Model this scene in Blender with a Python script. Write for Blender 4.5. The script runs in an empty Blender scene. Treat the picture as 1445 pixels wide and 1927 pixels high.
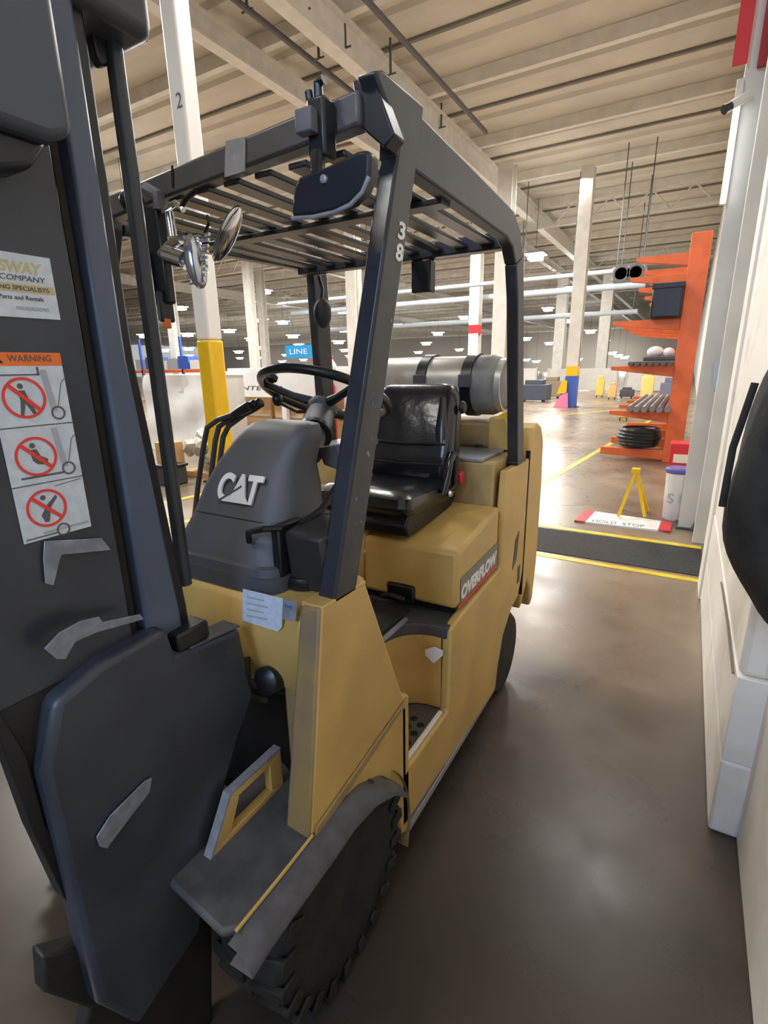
import bpy, bmesh, math, random
from mathutils import Vector, Matrix
random.seed(7)
PI = math.pi
S = bpy.context.scene
COL = S.collection

# ------------------------------------------------------------------ camera
F, PITCH, YAW, ROLL = 960.0, math.radians(15.9), math.radians(30.4), math.radians(-1.0)
EYE = Vector((0, 0, 1.6))
_fw = Vector((-math.sin(YAW)*math.cos(PITCH), math.cos(YAW)*math.cos(PITCH), -math.sin(PITCH)))
_r0 = Vector((math.cos(YAW), math.sin(YAW), 0)); _u0 = _r0.cross(_fw)
_R = _r0*math.cos(ROLL) + _u0*math.sin(ROLL); _U = -_r0*math.sin(ROLL) + _u0*math.cos(ROLL)
cd = bpy.data.cameras.new('camera'); cam = bpy.data.objects.new('camera', cd); COL.objects.link(cam)
cd.sensor_fit = 'HORIZONTAL'; cd.sensor_width = 36; cd.lens = F/1445*36; cd.clip_start = .02; cd.clip_end = 600
M = Matrix((_R, _U, -_fw)).transposed().to_4x4(); M.translation = EYE
cam.matrix_world = M
S.camera = cam

# ------------------------------------------------------------------ light
S.view_settings.view_transform = 'Standard'; S.view_settings.look = 'None'
S.view_settings.gamma = 1; S.view_settings.use_curve_mapping = False
S.view_settings.exposure = 0.0
w = bpy.data.worlds.new('world'); S.world = w; w.use_nodes = True
w.node_tree.nodes['Background'].inputs[0].default_value = (.92, .95, 1, 1)
w.node_tree.nodes['Background'].inputs[1].default_value = .5

def area(name, loc, target, size, power, color=(1, 1, 1), sy=None):
    l = bpy.data.lights.new(name, 'AREA'); l.energy = power; l.color = color
    l.shape = 'RECTANGLE'; l.size = size; l.size_y = sy or size
    o = bpy.data.objects.new(name, l); COL.objects.link(o); o.location = loc
    o.rotation_euler = (Vector(target)-Vector(loc)).to_track_quat('-Z', 'Y').to_euler()
    return o
# added cool light from behind the camera, source unseen, tinting the mast blue
dd = area('added_cool_light', (-.05, -3.6, 3.5), (-.85, .5, 2.4), 2.0, 60, (.42, .62, 1.0)); dd.data.spread = 1.7
# high bay lamps of the hall
for (x, y, p) in [(-3.4, -3.2, 420), (-5.4, 6, 300), (-5, 13, 420), (-10.5, 5, 600), (-10.5, 13, 700), (-4.6, 21, 900), (-11, 22, 1000),
                  (-18, 9, 1000), (-18, 20, 1000), (-7, 34, 1000), (-16, 34, 1000), (-28, 18, 1200), (-26, 34, 1200), (-.4, 8.4, 110)]:
    area('hall_light', (x, y, 7.6), (x, y, 0), 1.4, p, (1, .97, .92))

# ------------------------------------------------------------------ materials
def mat(name, col, rough=.5, metal=0, var=.0, scale=8, bump=0, bscale=60, col2=None, spec=.5, emit=None, estr=0, coat=0, trans=0, lo=.4, hi=.65, detail=4, rvar=0):
    m = bpy.data.materials.new(name); m.use_nodes = True
    nt = m.node_tree; b = nt.nodes['Principled BSDF']
    b.inputs['Base Color'].default_value = (*col, 1); b.inputs['Roughness'].default_value = rough
    b.inputs['Metallic'].default_value = metal; b.inputs['Specular IOR Level'].default_value = spec
    b.inputs['Coat Weight'].default_value = coat
    if trans: b.inputs['Transmission Weight'].default_value = trans
    if emit: b.inputs['Emission Color'].default_value = (*emit, 1); b.inputs['Emission Strength'].default_value = estr
    tc = nt.nodes.new('ShaderNodeTexCoord')
    if var or col2:
        n = nt.nodes.new('ShaderNodeTexNoise'); n.inputs['Scale'].default_value = scale; n.inputs['Detail'].default_value = detail
        nt.links.new(tc.outputs['Object'], n.inputs['Vector'])
        r = nt.nodes.new('ShaderNodeValToRGB')
        c2 = col2 or tuple(c*(1-var) for c in col)
        r.color_ramp.elements[0].color = (*c2, 1); r.color_ramp.elements[1].color = (*col, 1)
        r.color_ramp.elements[0].position = lo; r.color_ramp.elements[1].position = hi
        nt.links.new(n.outputs['Fac'], r.inputs['Fac']); nt.links.new(r.outputs['Color'], b.inputs['Base Color'])
        if rvar:
            mr = nt.nodes.new('ShaderNodeMapRange'); mr.inputs['To Min'].default_value = max(0, rough-rvar); mr.inputs['To Max'].default_value = rough+rvar
            mr.inputs['From Min'].default_value = .35; mr.inputs['From Max'].default_value = .65
            nt.links.new(n.outputs['Fac'], mr.inputs['Value']); nt.links.new(mr.outputs['Result'], b.inputs['Roughness'])
    if bump:
        n2 = nt.nodes.new('ShaderNodeTexNoise'); n2.inputs['Scale'].default_value = bscale; n2.inputs['Detail'].default_value = 3
        nt.links.new(tc.outputs['Object'], n2.inputs['Vector'])
        bp = nt.nodes.new('ShaderNodeBump'); bp.inputs['Strength'].default_value = bump; bp.inputs['Distance'].default_value = .01
        nt.links.new(n2.outputs['Fac'], bp.inputs['Height']); nt.links.new(bp.outputs['Normal'], b.inputs['Normal'])
    return m
yel = mat('worn_yellow_paint', (.62, .405, .125), .42, var=.16, scale=5, bump=.03, bscale=200, rvar=.08)
yelt = mat('brown_tan_paint', (.24, .175, .11), .6, scale=9, col2=(.33, .22, .08))  # brown tan for front and inner faces, mottled by noise
brt = mat('bright_yellow_paint', (.92, .58, .012), .45, var=.08)
linem = mat('yellow_floor_paint', (.82, .62, .03), .4, var=.25, scale=9)
dark = mat('charcoal_mast_paint', (.044, .052, .070), .34, var=.3, scale=6, bump=.03, bscale=150, rvar=.06)
black = mat('black_steel', (.012, .013, .016), .35, var=.3, scale=20)
guardm = mat('guard_paint', (.032, .034, .042), .33, var=.3, scale=15, bump=.02)
cover = mat('grey_textured_plastic', (.075, .078, .088), .48, bump=.15, bscale=900)
vinyl = mat('black_vinyl', (.012, .012, .015), .22, bump=.12, bscale=30, spec=.7)
rubber = mat('dusty_black_rubber', (.009, .009, .008), .8, col2=(.022, .020, .015), scale=10, bump=.2, bscale=40)
chipglintm = mat('chip_and_glint_metal', (.28, .31, .38), .4, .3, var=.3, scale=40)  # bare metal for paint chips; also paints the highlights on the bracket plates
worn = mat('scuffed_grey_paint', (.085, .082, .088), .55, var=.3, scale=22)
chrome = mat('chrome', (.8, .8, .82), .08, 1)
glass = mat('ribbed_lens_glass', (.62, .63, .65), .16, .8, spec=1)
silver = mat('dull_aluminium', (.62, .58, .52), .38, .35, var=.25, scale=7)
tankg = mat('grey_tank_paint', (.36, .35, .33), .5, .1, col2=(.18, .18, .18), scale=6)
white = mat('white_painted_steel', (.72, .70, .65), .45, var=.12, scale=3, bump=.02)
wallm = mat('white_wall_paint', (.82, .79, .73), .5, col2=(.62, .58, .50), scale=3.5, lo=.25, hi=.5, bump=.08, bscale=25)
ceilm = mat('tan_ceiling_deck', (.62, .575, .49), .8, var=.12, scale=.6)
purl = mat('ceiling_steel', (.74, .71, .64), .6, var=.15, scale=2)
pink = mat('dark_seam_steel', (.20, .18, .155), .7)  # dark grey brown steel of the deck seams
orange = mat('orange_rack_paint', (.80, .16, .045), .45, var=.15, scale=5)
redm = mat('red_paint', (.62, .02, .03), .4)
bluem = mat('blue_sign', (.02, .33, .75), .5)
navy = mat('navy_blue_paint', (.05, .12, .5), .5)
cardb = mat('cardboard', (.62, .40, .19), .75, var=.15, scale=5)
paper = mat('label_white', (.62, .70, .80), .5, var=.12, scale=60)
paperw = mat('white_sheet', (.85, .85, .84), .6, var=.08, scale=3)
greyd = mat('grey_print', (.10, .10, .11), .6)
lgrey = mat('pale_grey_print', (.38, .41, .47), .6)
orl = mat('orange_label', (.85, .18, .03), .5)
redl = mat('red_print', (.78, .05, .04), .5)
goldl = mat('gold_print', (.55, .48, .25), .5)
tape = mat('silver_tape', (.36, .37, .40), .4, .2, var=.2, scale=40)
logom = mat('white_logo_plastic', (.80, .80, .80), .4)
matm = mat('black_floor_mat', (.028, .026, .025), .8, var=.4, scale=30, bump=.3, bscale=200)
cloth = mat('black_quilted_cloth', (.010, .010, .010), .85, col2=(.022, .023, .022), scale=9, bump=.6, bscale=14)
lampm = mat('lit_lamp', (1, 1, 1), .5, emit=(1, .98, .94), estr=12)
skym = mat('lit_tube', (1, 1, 1), .5, emit=(.93, .97, 1), estr=6)
beige = mat('tan_plastic', (.55, .47, .36), .5)
bagm = mat('purple_rim', (.12, .10, .35), .5)
pinkm = mat('pink_print', (.85, .25, .45), .5)

def floor_mat():
    m = bpy.data.materials.new('sealed_concrete'); m.use_nodes = True
    nt = m.node_tree; b = nt.nodes['Principled BSDF']; L = nt.links.new
    tc = nt.nodes.new('ShaderNodeTexCoord')
    n = nt.nodes.new('ShaderNodeTexNoise'); n.inputs['Scale'].default_value = .9; n.inputs['Detail'].default_value = 4; n.inputs['Roughness'].default_value = .5
    L(tc.outputs['Object'], n.inputs['Vector'])
    r = nt.nodes.new('ShaderNodeValToRGB'); e = r.color_ramp.elements
    e[0].position = .25; e[0].color = (.12, .088, .065, 1); e[1].position = .75; e[1].color = (.34, .26, .175, 1)
    L(n.outputs['Fac'], r.inputs['Fac'])
    # shade on the near floor painted into its colour, edge broken by noise
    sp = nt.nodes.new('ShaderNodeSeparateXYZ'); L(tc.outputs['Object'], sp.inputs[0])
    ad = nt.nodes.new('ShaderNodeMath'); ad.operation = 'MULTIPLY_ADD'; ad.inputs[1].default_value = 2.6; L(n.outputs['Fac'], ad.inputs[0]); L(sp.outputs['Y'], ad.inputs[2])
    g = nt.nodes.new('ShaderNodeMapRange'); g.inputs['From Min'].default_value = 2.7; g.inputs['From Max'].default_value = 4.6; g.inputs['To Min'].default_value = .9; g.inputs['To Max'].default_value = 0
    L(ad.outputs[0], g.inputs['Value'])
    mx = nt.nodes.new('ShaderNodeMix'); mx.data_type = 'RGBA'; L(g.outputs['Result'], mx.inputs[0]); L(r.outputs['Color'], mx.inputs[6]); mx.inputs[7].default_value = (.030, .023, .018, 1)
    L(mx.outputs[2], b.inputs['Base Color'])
    n2 = nt.nodes.new('ShaderNodeTexNoise'); n2.inputs['Scale'].default_value = 3; n2.inputs['Detail'].default_value = 6
    L(tc.outputs['Object'], n2.inputs['Vector'])
    mr = nt.nodes.new('ShaderNodeMapRange'); mr.inputs['From Min'].default_value = .1; mr.inputs['From Max'].default_value = .9
    mr.inputs['To Min'].default_value = .18; mr.inputs['To Max'].default_value = .42
    L(n2.outputs['Fac'], mr.inputs['Value']); L(mr.outputs['Result'], b.inputs['Roughness'])
    bp = nt.nodes.new('ShaderNodeBump'); bp.inputs['Strength'].default_value = .05; bp.inputs['Distance'].default_value = .006
    L(n2.outputs['Fac'], bp.inputs['Height']); L(bp.outputs['Normal'], b.inputs['Normal'])
    return m
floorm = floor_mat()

# ------------------------------------------------------------------ helpers
def ray(x, y): return (x-722.5)*_R - (y-963.5)*_U + F*_fw
def onX(x, y, X): d = ray(x, y); return EYE + d*((X-EYE.x)/d.x)       # a point of the photograph carried to a real plane
def onY(x, y, Y): d = ray(x, y); return EYE + d*((Y-EYE.y)/d.y)
def onZ(x, y, Z): d = ray(x, y); return EYE + d*((Z-EYE.z)/d.z)

class MB:
    def __init__(s): s.bm = bmesh.new()
    def _add(s, vs, fs):
        v = [s.bm.verts.new(p) for p in vs]
        for f in fs:
            try: s.bm.faces.new([v[i] for i in f])
            except ValueError: pass
        return s
    def box(s, a, b, rot=None, piv=None):
        (x0, y0, z0), (x1, y1, z1) = a, b
        vs = [Vector((x, y, z)) for x in (x0, x1) for y in (y0, y1) for z in (z0, z1)]
        if rot is not None:
            piv = Vector(piv) if piv is not None else sum(vs, Vector())/8
            vs = [rot @ (v-piv) + piv for v in vs]
        return s._add(vs, [(0, 1, 3, 2), (4, 6, 7, 5), (0, 4, 5, 1), (2, 3, 7, 6), (0, 2, 6, 4), (1, 5, 7, 3)])
    def prism(s, pts, off):
        n = len(pts); pts = [Vector(p) for p in pts]; off = Vector(off)
        vs = pts + [p+off for p in pts]
        fs = [tuple(range(n))[::-1], tuple(range(n, 2*n))] + [(i, (i+1) % n, n+(i+1) % n, n+i) for i in range(n)]
        return s._add(vs, fs)
    def tube(s, pts, r, seg=12, close=False):
        pts = [Vector(p) for p in pts]; n = len(pts); rings = []
        rr = r if isinstance(r, (list, tuple)) else [r]*n
        up = None
        for i, p in enumerate(pts):
            if close: t = pts[(i+1) % n]-pts[i-1]
            else: t = pts[min(i+1, n-1)]-pts[max(i-1, 0)]
            t.normalize()
            if up is None:
                up = t.orthogonal().normalized()
            up = (up - t*up.dot(t)).normalized(); sd = t.cross(up)
            rings.append([s.bm.verts.new(p + (up*math.cos(2*PI*k/seg)+sd*math.sin(2*PI*k/seg))*rr[i]) for k in range(seg)])
        m = n if close else n-1
        for i in range(m):
            a, b = rings[i], rings[(i+1) % n]
            for k in range(seg): s.bm.faces.new((a[k], a[(k+1) % seg], b[(k+1) % seg], b[k]))
        if not close:
            s.bm.faces.new(rings[0][::-1]); s.bm.faces.new(rings[-1])
        return s
    def lathe(s, prof, c, axis, seg=32):
        """prof: list of (radius, distance along axis)"""
        c = Vector(c); ax = Vector(axis).normalized(); u = ax.orthogonal().normalized(); v = ax.cross(u)
        rings = [[s.bm.verts.new(c+ax*h+(u*math.cos(2*PI*k/seg)+v*math.sin(2*PI*k/seg))*r) for k in range(seg)] for r, h in prof]
        for a, b in zip(rings, rings[1:]):
            for k in range(seg): s.bm.faces.new((a[k], a[(k+1) % seg], b[(k+1) % seg], b[k]))
        s.bm.faces.new(rings[0][::-1]); s.bm.faces.new(rings[-1])
        return s
    def ell(s, c, r, rot=None, seg=20, rings=12):
        r = Vector(r) if not isinstance(r, (int, float)) else Vector((r, r, r))
        mt = Matrix.Translation(Vector(c)) @ (rot.to_4x4() if rot else Matrix()) @ Matrix.Diagonal((*r, 1))
        bmesh.ops.create_uvsphere(s.bm, u_segments=seg, v_segments=rings, radius=1, matrix=mt); return s
    def grid(s, rows):
        vs = [[s.bm.verts.new(p) for p in r] for r in rows]
        for a, b in zip(vs, vs[1:]):
            for k in range(len(a)-1): s.bm.faces.new((a[k], a[k+1], b[k+1], b[k]))
        return s
    def loft(s, rings, caps=True):
        rs = [[s.bm.verts.new(p) for p in r] for r in rings]; n = len(rs[0])
        for a, b in zip(rs, rs[1:]):
            for k in range(n): s.bm.faces.new((a[k], a[(k+1) % n], b[(k+1) % n], b[k]))
        if caps: s.bm.faces.new(rs[0][::-1]); s.bm.faces.new(rs[-1])
        return s
    def build(s, name, m, parent=None, bev=0, smooth=False, sub=0, label=None, bseg=2):
        bmesh.ops.recalc_face_normals(s.bm, faces=s.bm.faces)
        me = bpy.data.meshes.new(name); s.bm.to_mesh(me); s.bm.free()
        me.materials.append(m)
        o = bpy.data.objects.new(name, me); COL.objects.link(o)
        if bev:
            b = o.modifiers.new('bevel', 'BEVEL'); b.width = bev; b.segments = bseg; b.limit_method = 'ANGLE'; b.angle_limit = .6
            b.harden_normals = False
            smooth = True
        if sub:
            q = o.modifiers.new('sub', 'SUBSURF'); q.levels = q.render_levels = sub; smooth = True
        if smooth:
            for p in me.polygons: p.use_smooth = True
            if not sub:
                me.set_sharp_from_angle(angle=math.radians(38))
        if parent is not None: adopt(o, parent)
        if label: o['label'] = label
        return o
def adopt(o, parent):
    o.parent = parent
    if parent.type == 'EMPTY': o.matrix_parent_inverse = Matrix.Translation(parent.location).inverted()
def thing(name, label, cat, loc=(0, 0, 0), group=None, kind=None):
    o = bpy.data.objects.new(name, None); COL.objects.link(o); o.location = loc; o.empty_display_size = .1
    return tag(o, label, cat, group, kind)
def tag(o, label=None, cat=None, group=None, kind=None):
    if label: o['label'] = label
    if cat: o['category'] = cat
    if group: o['group'] = group
    if kind: o['kind'] = kind
    return o
def dup(root, delta, label=None):
    r = root.copy(); COL.objects.link(r); r.location = root.location + Vector(delta)
    if label: r['label'] = label
    for ch in list(root.children):
        c = ch.copy(); COL.objects.link(c); c.parent = r
        for g in ch.children:
            d = g.copy(); COL.objects.link(d); d.parent = c
    return r
def text_part(name, body, m, org, right, up, height, parent, width=None, ext=.0006, shear=0, bold=0):
    """flat lettering: org = lower left corner, right/up = directions on the surface"""
    cu = bpy.data.curves.new(name, 'FONT'); cu.body = body; cu.size = 1; cu.extrude = .01; cu.shear = shear; cu.offset = bold
    t = bpy.data.objects.new(name, cu); COL.objects.link(t)
    bpy.context.view_layer.update()
    me = bpy.data.meshes.new_from_object(t.evaluated_get(bpy.context.evaluated_depsgraph_get()))
    bpy.data.objects.remove(t); bpy.data.curves.remove(cu)
    xs = [v.co.x for v in me.vertices]; ys = [v.co.y for v in me.vertices]
    x0, x1, y0, y1 = min(xs), max(xs), min(ys), max(ys)
    right = Vector(right).normalized(); up = Vector(up).normalized(); nrm = right.cross(up); org = Vector(org)
    sy = height/(y1-y0); sx = (width/(x1-x0)) if width else sy
    for v in me.vertices:
        v.co = org + right*((v.co.x-x0)*sx) + up*((v.co.y-y0)*sy) + nrm*(ext*(1 if v.co.z > 0 else -.3))
    me.materials.clear(); me.materials.append(m)
    o = bpy.data.objects.new(name, me); COL.objects.link(o)
    if parent is not None: adopt(o, parent)
    return o
def arc(c, r, a0, a1, n, u, v):
    c, u, v = Vector(c), Vector(u), Vector(v)
    return [c + u*r*math.cos(a0+(a1-a0)*i/n) + v*r*math.sin(a0+(a1-a0)*i/n) for i in range(n+1)]

# ================================================================== THE HALL
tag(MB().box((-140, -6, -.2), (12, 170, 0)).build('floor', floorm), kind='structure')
ceil = tag(MB().box((-140, -6, 9.0), (12, 170, 9.3)).build('ceiling', ceilm), kind='structure')
# purlins across the hall: C-shaped steel with a dark slot beside every second one
pm = MB().prism([(0, -.09, 8.66), (0, .09, 8.66), (0, .09, 8.70), (0, -.05, 8.70), (0, -.05, 8.98), (0, -.09, 8.98)], (150, 0, 0)).build('purlin', purl, ceil)
pm.location = (-139, -1, 0)
sm = MB().box((0, -.05, 8.93), (150, .05, 8.985)).build('deck_seam', pink, ceil); sm.location = (-139, 0, 0)
sh = MB().prism([(0, -.22, 8.999), (0, -.14, 8.9), (0, .14, 8.9), (0, .22, 8.999)], (150, 0, 0)).build('deck_rib', ceilm, ceil); sh.location = (-139, 3.1, 0)
y = -1.0
k = 0
while y < 164:
    y += 4.0; k += 1
    c = pm.copy(); COL.objects.link(c); c.location.y = y
    if y < 60:
        c = sm.copy(); COL.objects.link(c); c.location.y = y+2.0
        c = sh.copy(); COL.objects.link(c); c.location.y = y+1.0
        c = sh.copy(); COL.objects.link(c); c.location.y = y+2.8
# girders along the hall
def girder(X, Z, w, d, name='girder'):
    m = MB().box((X-w/2, -5, Z-.04), (X+w/2, 168, Z)).box((X-.02, -5, Z), (X+.02, 168, Z+d)).box((X-w/2, -5, Z+d), (X+w/2, 168, Z+d+.04))
    return m.build(name, white, ceil)
girder(-7.3, 8.0, .34, .62); girder(-9.6, 8.2, .3, .4); girder(-23, 8.0, .34, .62); girder(-38, 8.0, .34, .62); girder(8, 8.0, .34, .62)
# cross trusses with their web bars
def truss(Y, X0, X1, Z=7.75):
    m = MB().box((X0, Y-.06, Z), (X1, Y+.06, Z+.1)).box((X0, Y-.06, Z+.85), (X1, Y+.06, Z+.95))
    x = X0; s = 0
    while x < X1-.6:
        m.tube([(x, Y, Z+(.05 if s else .9)), (x+.8, Y, Z+(.9 if s else .05))], .035, 6); x += .8; s ^= 1
    return m.build('truss', purl, ceil)
for Y in (27, 40, 54): truss(Y, -60, 7)
for x0, y0, y1 in ((-8.3, 8, 16), (-6.2, 10, 17)):
    MB().tube([(x0, y0, 8.3), (x0, y1, 8.3)], .06, 8).build('sprinkler_pipe', greyd, ceil)
for (px, py, Z) in ((465, 20, 8.3), (573, 20, 8.3), (650, 90, 8.2), (735, 140, 8.2), (600, 110, 8.2), (830, 240, 8.3)):
    p = onZ(px, py, Z); MB().tube([p, p+Vector((0, 0, .7))], .03, 6).tube([p+Vector((-.14, 0, 0)), p+Vector((.14, 0, 0))], .02, 6).build('hanger_rod', greyd, ceil)
tag(MB().box((-140, 128, 0), (12, 128.3, 9)).build('wall_far', mat('far_wall', (.36, .34, .31), .8)), kind='structure')

# lamps: real fixtures under the roof
lampsp = [(1008, 480, 6.6, 1.7), (1079, 541, 6.8, 1.3), (1031, 580, 6.6, 1), (1075, 602, 6.6, 1), (1111, 622, 6.6, 1), (1139, 641, 6.2, 1), (990, 636, 6.4, 1), (1033, 645, 6.2, .9),
 (990, 676, 4.6, .7), (1009, 679, 4.6, .7), (1088, 675, 4.6, .7), (1152, 663, 5.2, .8), (1163, 668, 5, .8), (1175, 671, 4.8, .8),
 (498, 547, 6.8, 1.1), (646, 584, 6.6, 1.1), (492, 601, 6.8, 1), (532, 605, 6.8, 1), (431, 621, 6.8, 1), (551, 631, 6.4, 1), (648, 620, 6.4, 1), (637, 642, 6, 1), (472, 637, 6.4, .9),
 (449, 661, 5.6, .8), (451, 673, 5.2, .8), (353, 628, 6.6, 1), (354, 655, 5.8, .9), (356, 668, 5.4, .8), (309, 658, 5.8, .9), (273, 630, 6.8, 1.2), (240, 425, 6.8, 1.5), (340, 578, 6.8, 1),
 (780, 569, 6.8, 1.2), (752, 611, 6.6, 1), (824, 626, 6.4, 1), (802, 645, 6, 1), (864, 657, 5.6, .9), (787, 662, 5.4, .9), (873, 596, 6.6, .9), (562, 648, 5.8, .8), (538, 667, 5.2, .8), (531, 679, 4.7, .7), (571, 676, 4.8, .7),
 (648, 658, 5.6, .9), (657, 669, 5.2, .9), (655, 690, 4.4, .8), (490, 653, 5.9, .8), (492, 672, 5, .7)]
zones = [(0, 262, 'left of the round mast bar'), (262, 375, 'between the round mast bar and yellow column'), (375, 500, 'just right of the yellow column'), (500, 600, 'left of the left rear guard pillar'),
         (600, 720, 'between left rear and front guard pillars'), (720, 980, 'seen above the gas tank'), (980, 1072, 'left of the blue based column'), (1072, 1400, 'between blue based column and orange rack')]
ordn = ['leftmost', 'second from left', 'third from left', 'fourth from left', 'fifth from left', 'sixth from left', 'seventh from left', 'eighth from left', 'ninth from left', 'tenth from left']
lp0 = None
for i, (px, py, Z, s) in enumerate(lampsp):
    p = onZ(px, py, Z)
    if p.y > 120: p = EYE+(p-EYE)*(120/p.y)
    d = (p-EYE).length
    sz = min(max(s*9/1000*d, .2), .85)
    if lp0 is None:
        t = thing('high_bay_lamp', '-', 'lamp', (0, 0, 0), 'lit high bay lamps under the hall roof')
        MB().prism([(-.7, -.7, -.5), (.7, -.7, -.5), (.7, .7, -.5), (-.7, .7, -.5)], (0, 0, .5)).prism([(-1, -1, 0), (1, -1, 0), (1, 1, 0), (-1, 1, 0)], (0, 0, .08)).build('diffuser', lampm, t)
        MB().box((-1.06, -1.06, .08), (1.06, 1.06, .22)).build('housing', greyd, t)
        rod = MB().tube([(0, 0, 0), (0, 0, 1)], .03, 5).build('rod', greyd, t)
        lp0 = t
    else: t = dup(lp0, (0, 0, 0))
    t.location = p; t.scale = (sz, sz, sz)
    for ch in t.children:
        if ch.name.startswith('rod'): ch.location.z = .2; ch.scale.z = (9.0-p.z)/sz-.2
    # the light this lamp gives, spilling up onto the roof as well as down
    l = bpy.data.lights.new('lamp_light', 'POINT'); l.energy = 200 if d < 60 else 450; l.shadow_soft_size = .5; l.color = (1, .97, .92)
    o = bpy.data.objects.new('lamp_light', l); COL.objects.link(o); o.location = p-Vector((0, 0, .8))
    z = [q for q in zones if q[0] <= px < q[1]][0]
    same = sorted(q[:2] for q in lampsp if z[0] <= q[0] < z[1])
    t['label'] = (ordn[same.index((px, py))]+' lit ceiling lamp ' if len(same) > 1 else 'lone lit ceiling lamp ')+z[2]

# columns
def hcol(name, x, y, w, h, m, label, parts=(), rot=0):
    t = thing(name, label, 'column', (x, y, 0))
    f = w/2
    def ib(z0, z1, grow=0):
        g = f+grow
        return MB().box((x-g, y-g, z0), (x+g, y-g+.03+grow, z1)).box((x-g, y+g-.03-grow, z0), (x+g, y+g, z1)).box((x-.02-grow, y-g+.02, z0), (x+.02+grow, y+g-.02, z1))
    z = 0
    segs = list(parts) + [(h, m, 'shaft')]
    for (z1, mm, nm) in segs:
        mb = MB().box((x-f, y-f, z), (x+f, y+f, z1)) if nm.startswith('sq_') else ib(z, z1)
        mb.build(nm.replace('sq_', ''), mm, t, bev=.006); z = z1
    MB().box((x-f-.08, y-f-.08, 0), (x+f+.08, y+f+.08, .03)).build('base_plate', worn, t)
    return t
cp = onZ(422, 905, 0)
t = thing('building_column', 'thick square column, white above and bright yellow below, behind the control levers', 'column', (cp.x, cp.y, 0))
dcol = (cp-EYE).length
zy = onY(398, 640, cp.y).z
cw = .13
MB().box((cp.x-cw, cp.y-cw, 0), (cp.x+cw, cp.y+cw, zy)).build('lower_guard', brt, t, bev=.03, label='bright yellow lower part')
MB().box((cp.x-cw+.006, cp.y-cw+.006, zy), (cp.x+cw-.006, cp.y+cw-.006, 8.0)).build('shaft', mat('white_column_gloss', (.93, .93, .91), .4), t, bev=.03, label='white upper shaft')
q = onY(333, 205, cp.y-cw+.004)
text_part('number', '2', greyd, q, (1, 0, 0), (0, 0, 1), .16, t)
MB().box((cp.x-cw-.08, cp.y-cw-.08, 0), (cp.x+cw+.08, cp.y+cw+.08, .03)).build('base_plate', worn, t)
def farcol(px, py_base, w, label, bands=()):
    p = onZ(px, py_base, 0); hcol('building_column', p.x, p.y, w, 8.0, white, label, bands)
p = onZ(1072, 766, 0)
farcol(1072, 766, .42, 'white column with a yellow cap over a blue wrapped base, right of the counterweight',
       [(1.15, navy, 'sq_blue_wrap'), (1.5, brt, 'sq_yellow_band')])
farcol(343, 752, .45, 'slim white column just left of the white and yellow column')
farcol(485, 745, .45, 'paired white column between the yellow column and the rear guard pillar')
farcol(505, 738, .45, 'thinner white column right beside the paired white column')
farcol(672, 760, .5, 'white column just left of the big front guard pillar')
farcol(890, 748, .5, 'white column with a red band above the gas tank', [(3.1, white, 'lower_shaft'), (3.5, redm, 'sq_red_band')])
farcol(936, 770, .5, 'plain white column left of the right rear guard pillar')
farcol(1047, 722, .8, 'bright narrow far column left of the blue wrapped column')
farcol(1128, 722, .8, 'bright narrow far column right of the blue wrapped column')
farcol(720, 748, .5, 'white column hidden mostly behind the front guard pillar')

# floor lines
def line(name, a, b, wd, label):
    a, b = Vector(a), Vector(b); n = (b-a).normalized().cross(Vector((0, 0, 1)))*wd/2; z = Vector((0, 0, .001))
    o = MB().prism([a-n+z, b-n+z, b+n+z, a+n+z], (0, 0, .002)).build(name, linem)
    return tag(o, label, 'floor marking')
line('painted_line', (-1.62, 6.8, 0), (-.72, 18, 0), .09, 'long yellow line painted on the floor running away past the orange rack')
line('painted_line', (-5.65, 3.0, 0), (-5.05, 7.5, 0), .09, 'far one of the two yellow floor lines behind the control levers')
line('painted_line', (-4.72, 2.6, 0), (-4.2, 6.5, 0), .09, 'near one of the two yellow floor lines behind the control levers')
line('painted_line', (-5.2, 14, 0), (-1.0, 22, 0), .10, 'thin pale yellow line crossing the far floor below the blue wrapped column')
line('painted_line', (-2.2, 4.30, 0), (.27, 4.27, 0), .075, 'near yellow border of the black floor strip')
line('painted_line', (-2.2, 5.15, 0), (.27, 5.11, 0), .08, 'far yellow border of the black floor strip')
tag(MB().box((-2.2, 4.37, 0), (.27, 5.05, .006)).build('floor_mat', matm), 'black rubber strip across the floor between two yellow lines', 'floor mat')
random.seed(3)

# right hand wall, pilaster and opening
XW = .25
wr = tag(MB().box((.335, -6, 0), (.50, 4.2, 9)).build('wall_right', wallm, bev=.01), kind='structure')
def wallcol(nm, x0, x1, y0, y1, z0, z1, bev=.02, m=wallm): return MB().box((x0, y0, z0), (x1, y1, z1)).build(nm, m, wr, bev=bev, bseg=3)
zs = [0, .30, .62]
for i in range(2):
    wallcol('pilaster_block', XW, .34, 1.80+.004*i, 4.2, zs[i]+(.004 if i == 0 else 0), zs[i+1], .012 if i == 0 else .004)
wallcol('pilaster', XW+.003, .34, 1.815, 4.2, .62, 8.9, .02)
wallcol('corner_strip', XW-.014, XW+.03, 3.9, 4.2, .0, 5.5, .01)
MB().tube([(XW-.006, 1.86, .60), (XW-.006, 2.2, .615), (XW-.006, 2.7, .60)], .004, 5).build('crack', mat('crack_dirt', (.2, .17, .12), .9), wr)
tag(MB().box((.50, 4.1, 0), (.6, 5.4, 9)).build('door_1', white), kind='structure')
tag(MB().box((-140, -6.2, 0), (-.6, -6, 9)).box((-.6, -6.2, 4.4), (.5, -6, 9)).build('wall_back', mat('back_wall_grey', (.18, .18, .18), .8)), kind='structure')
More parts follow.
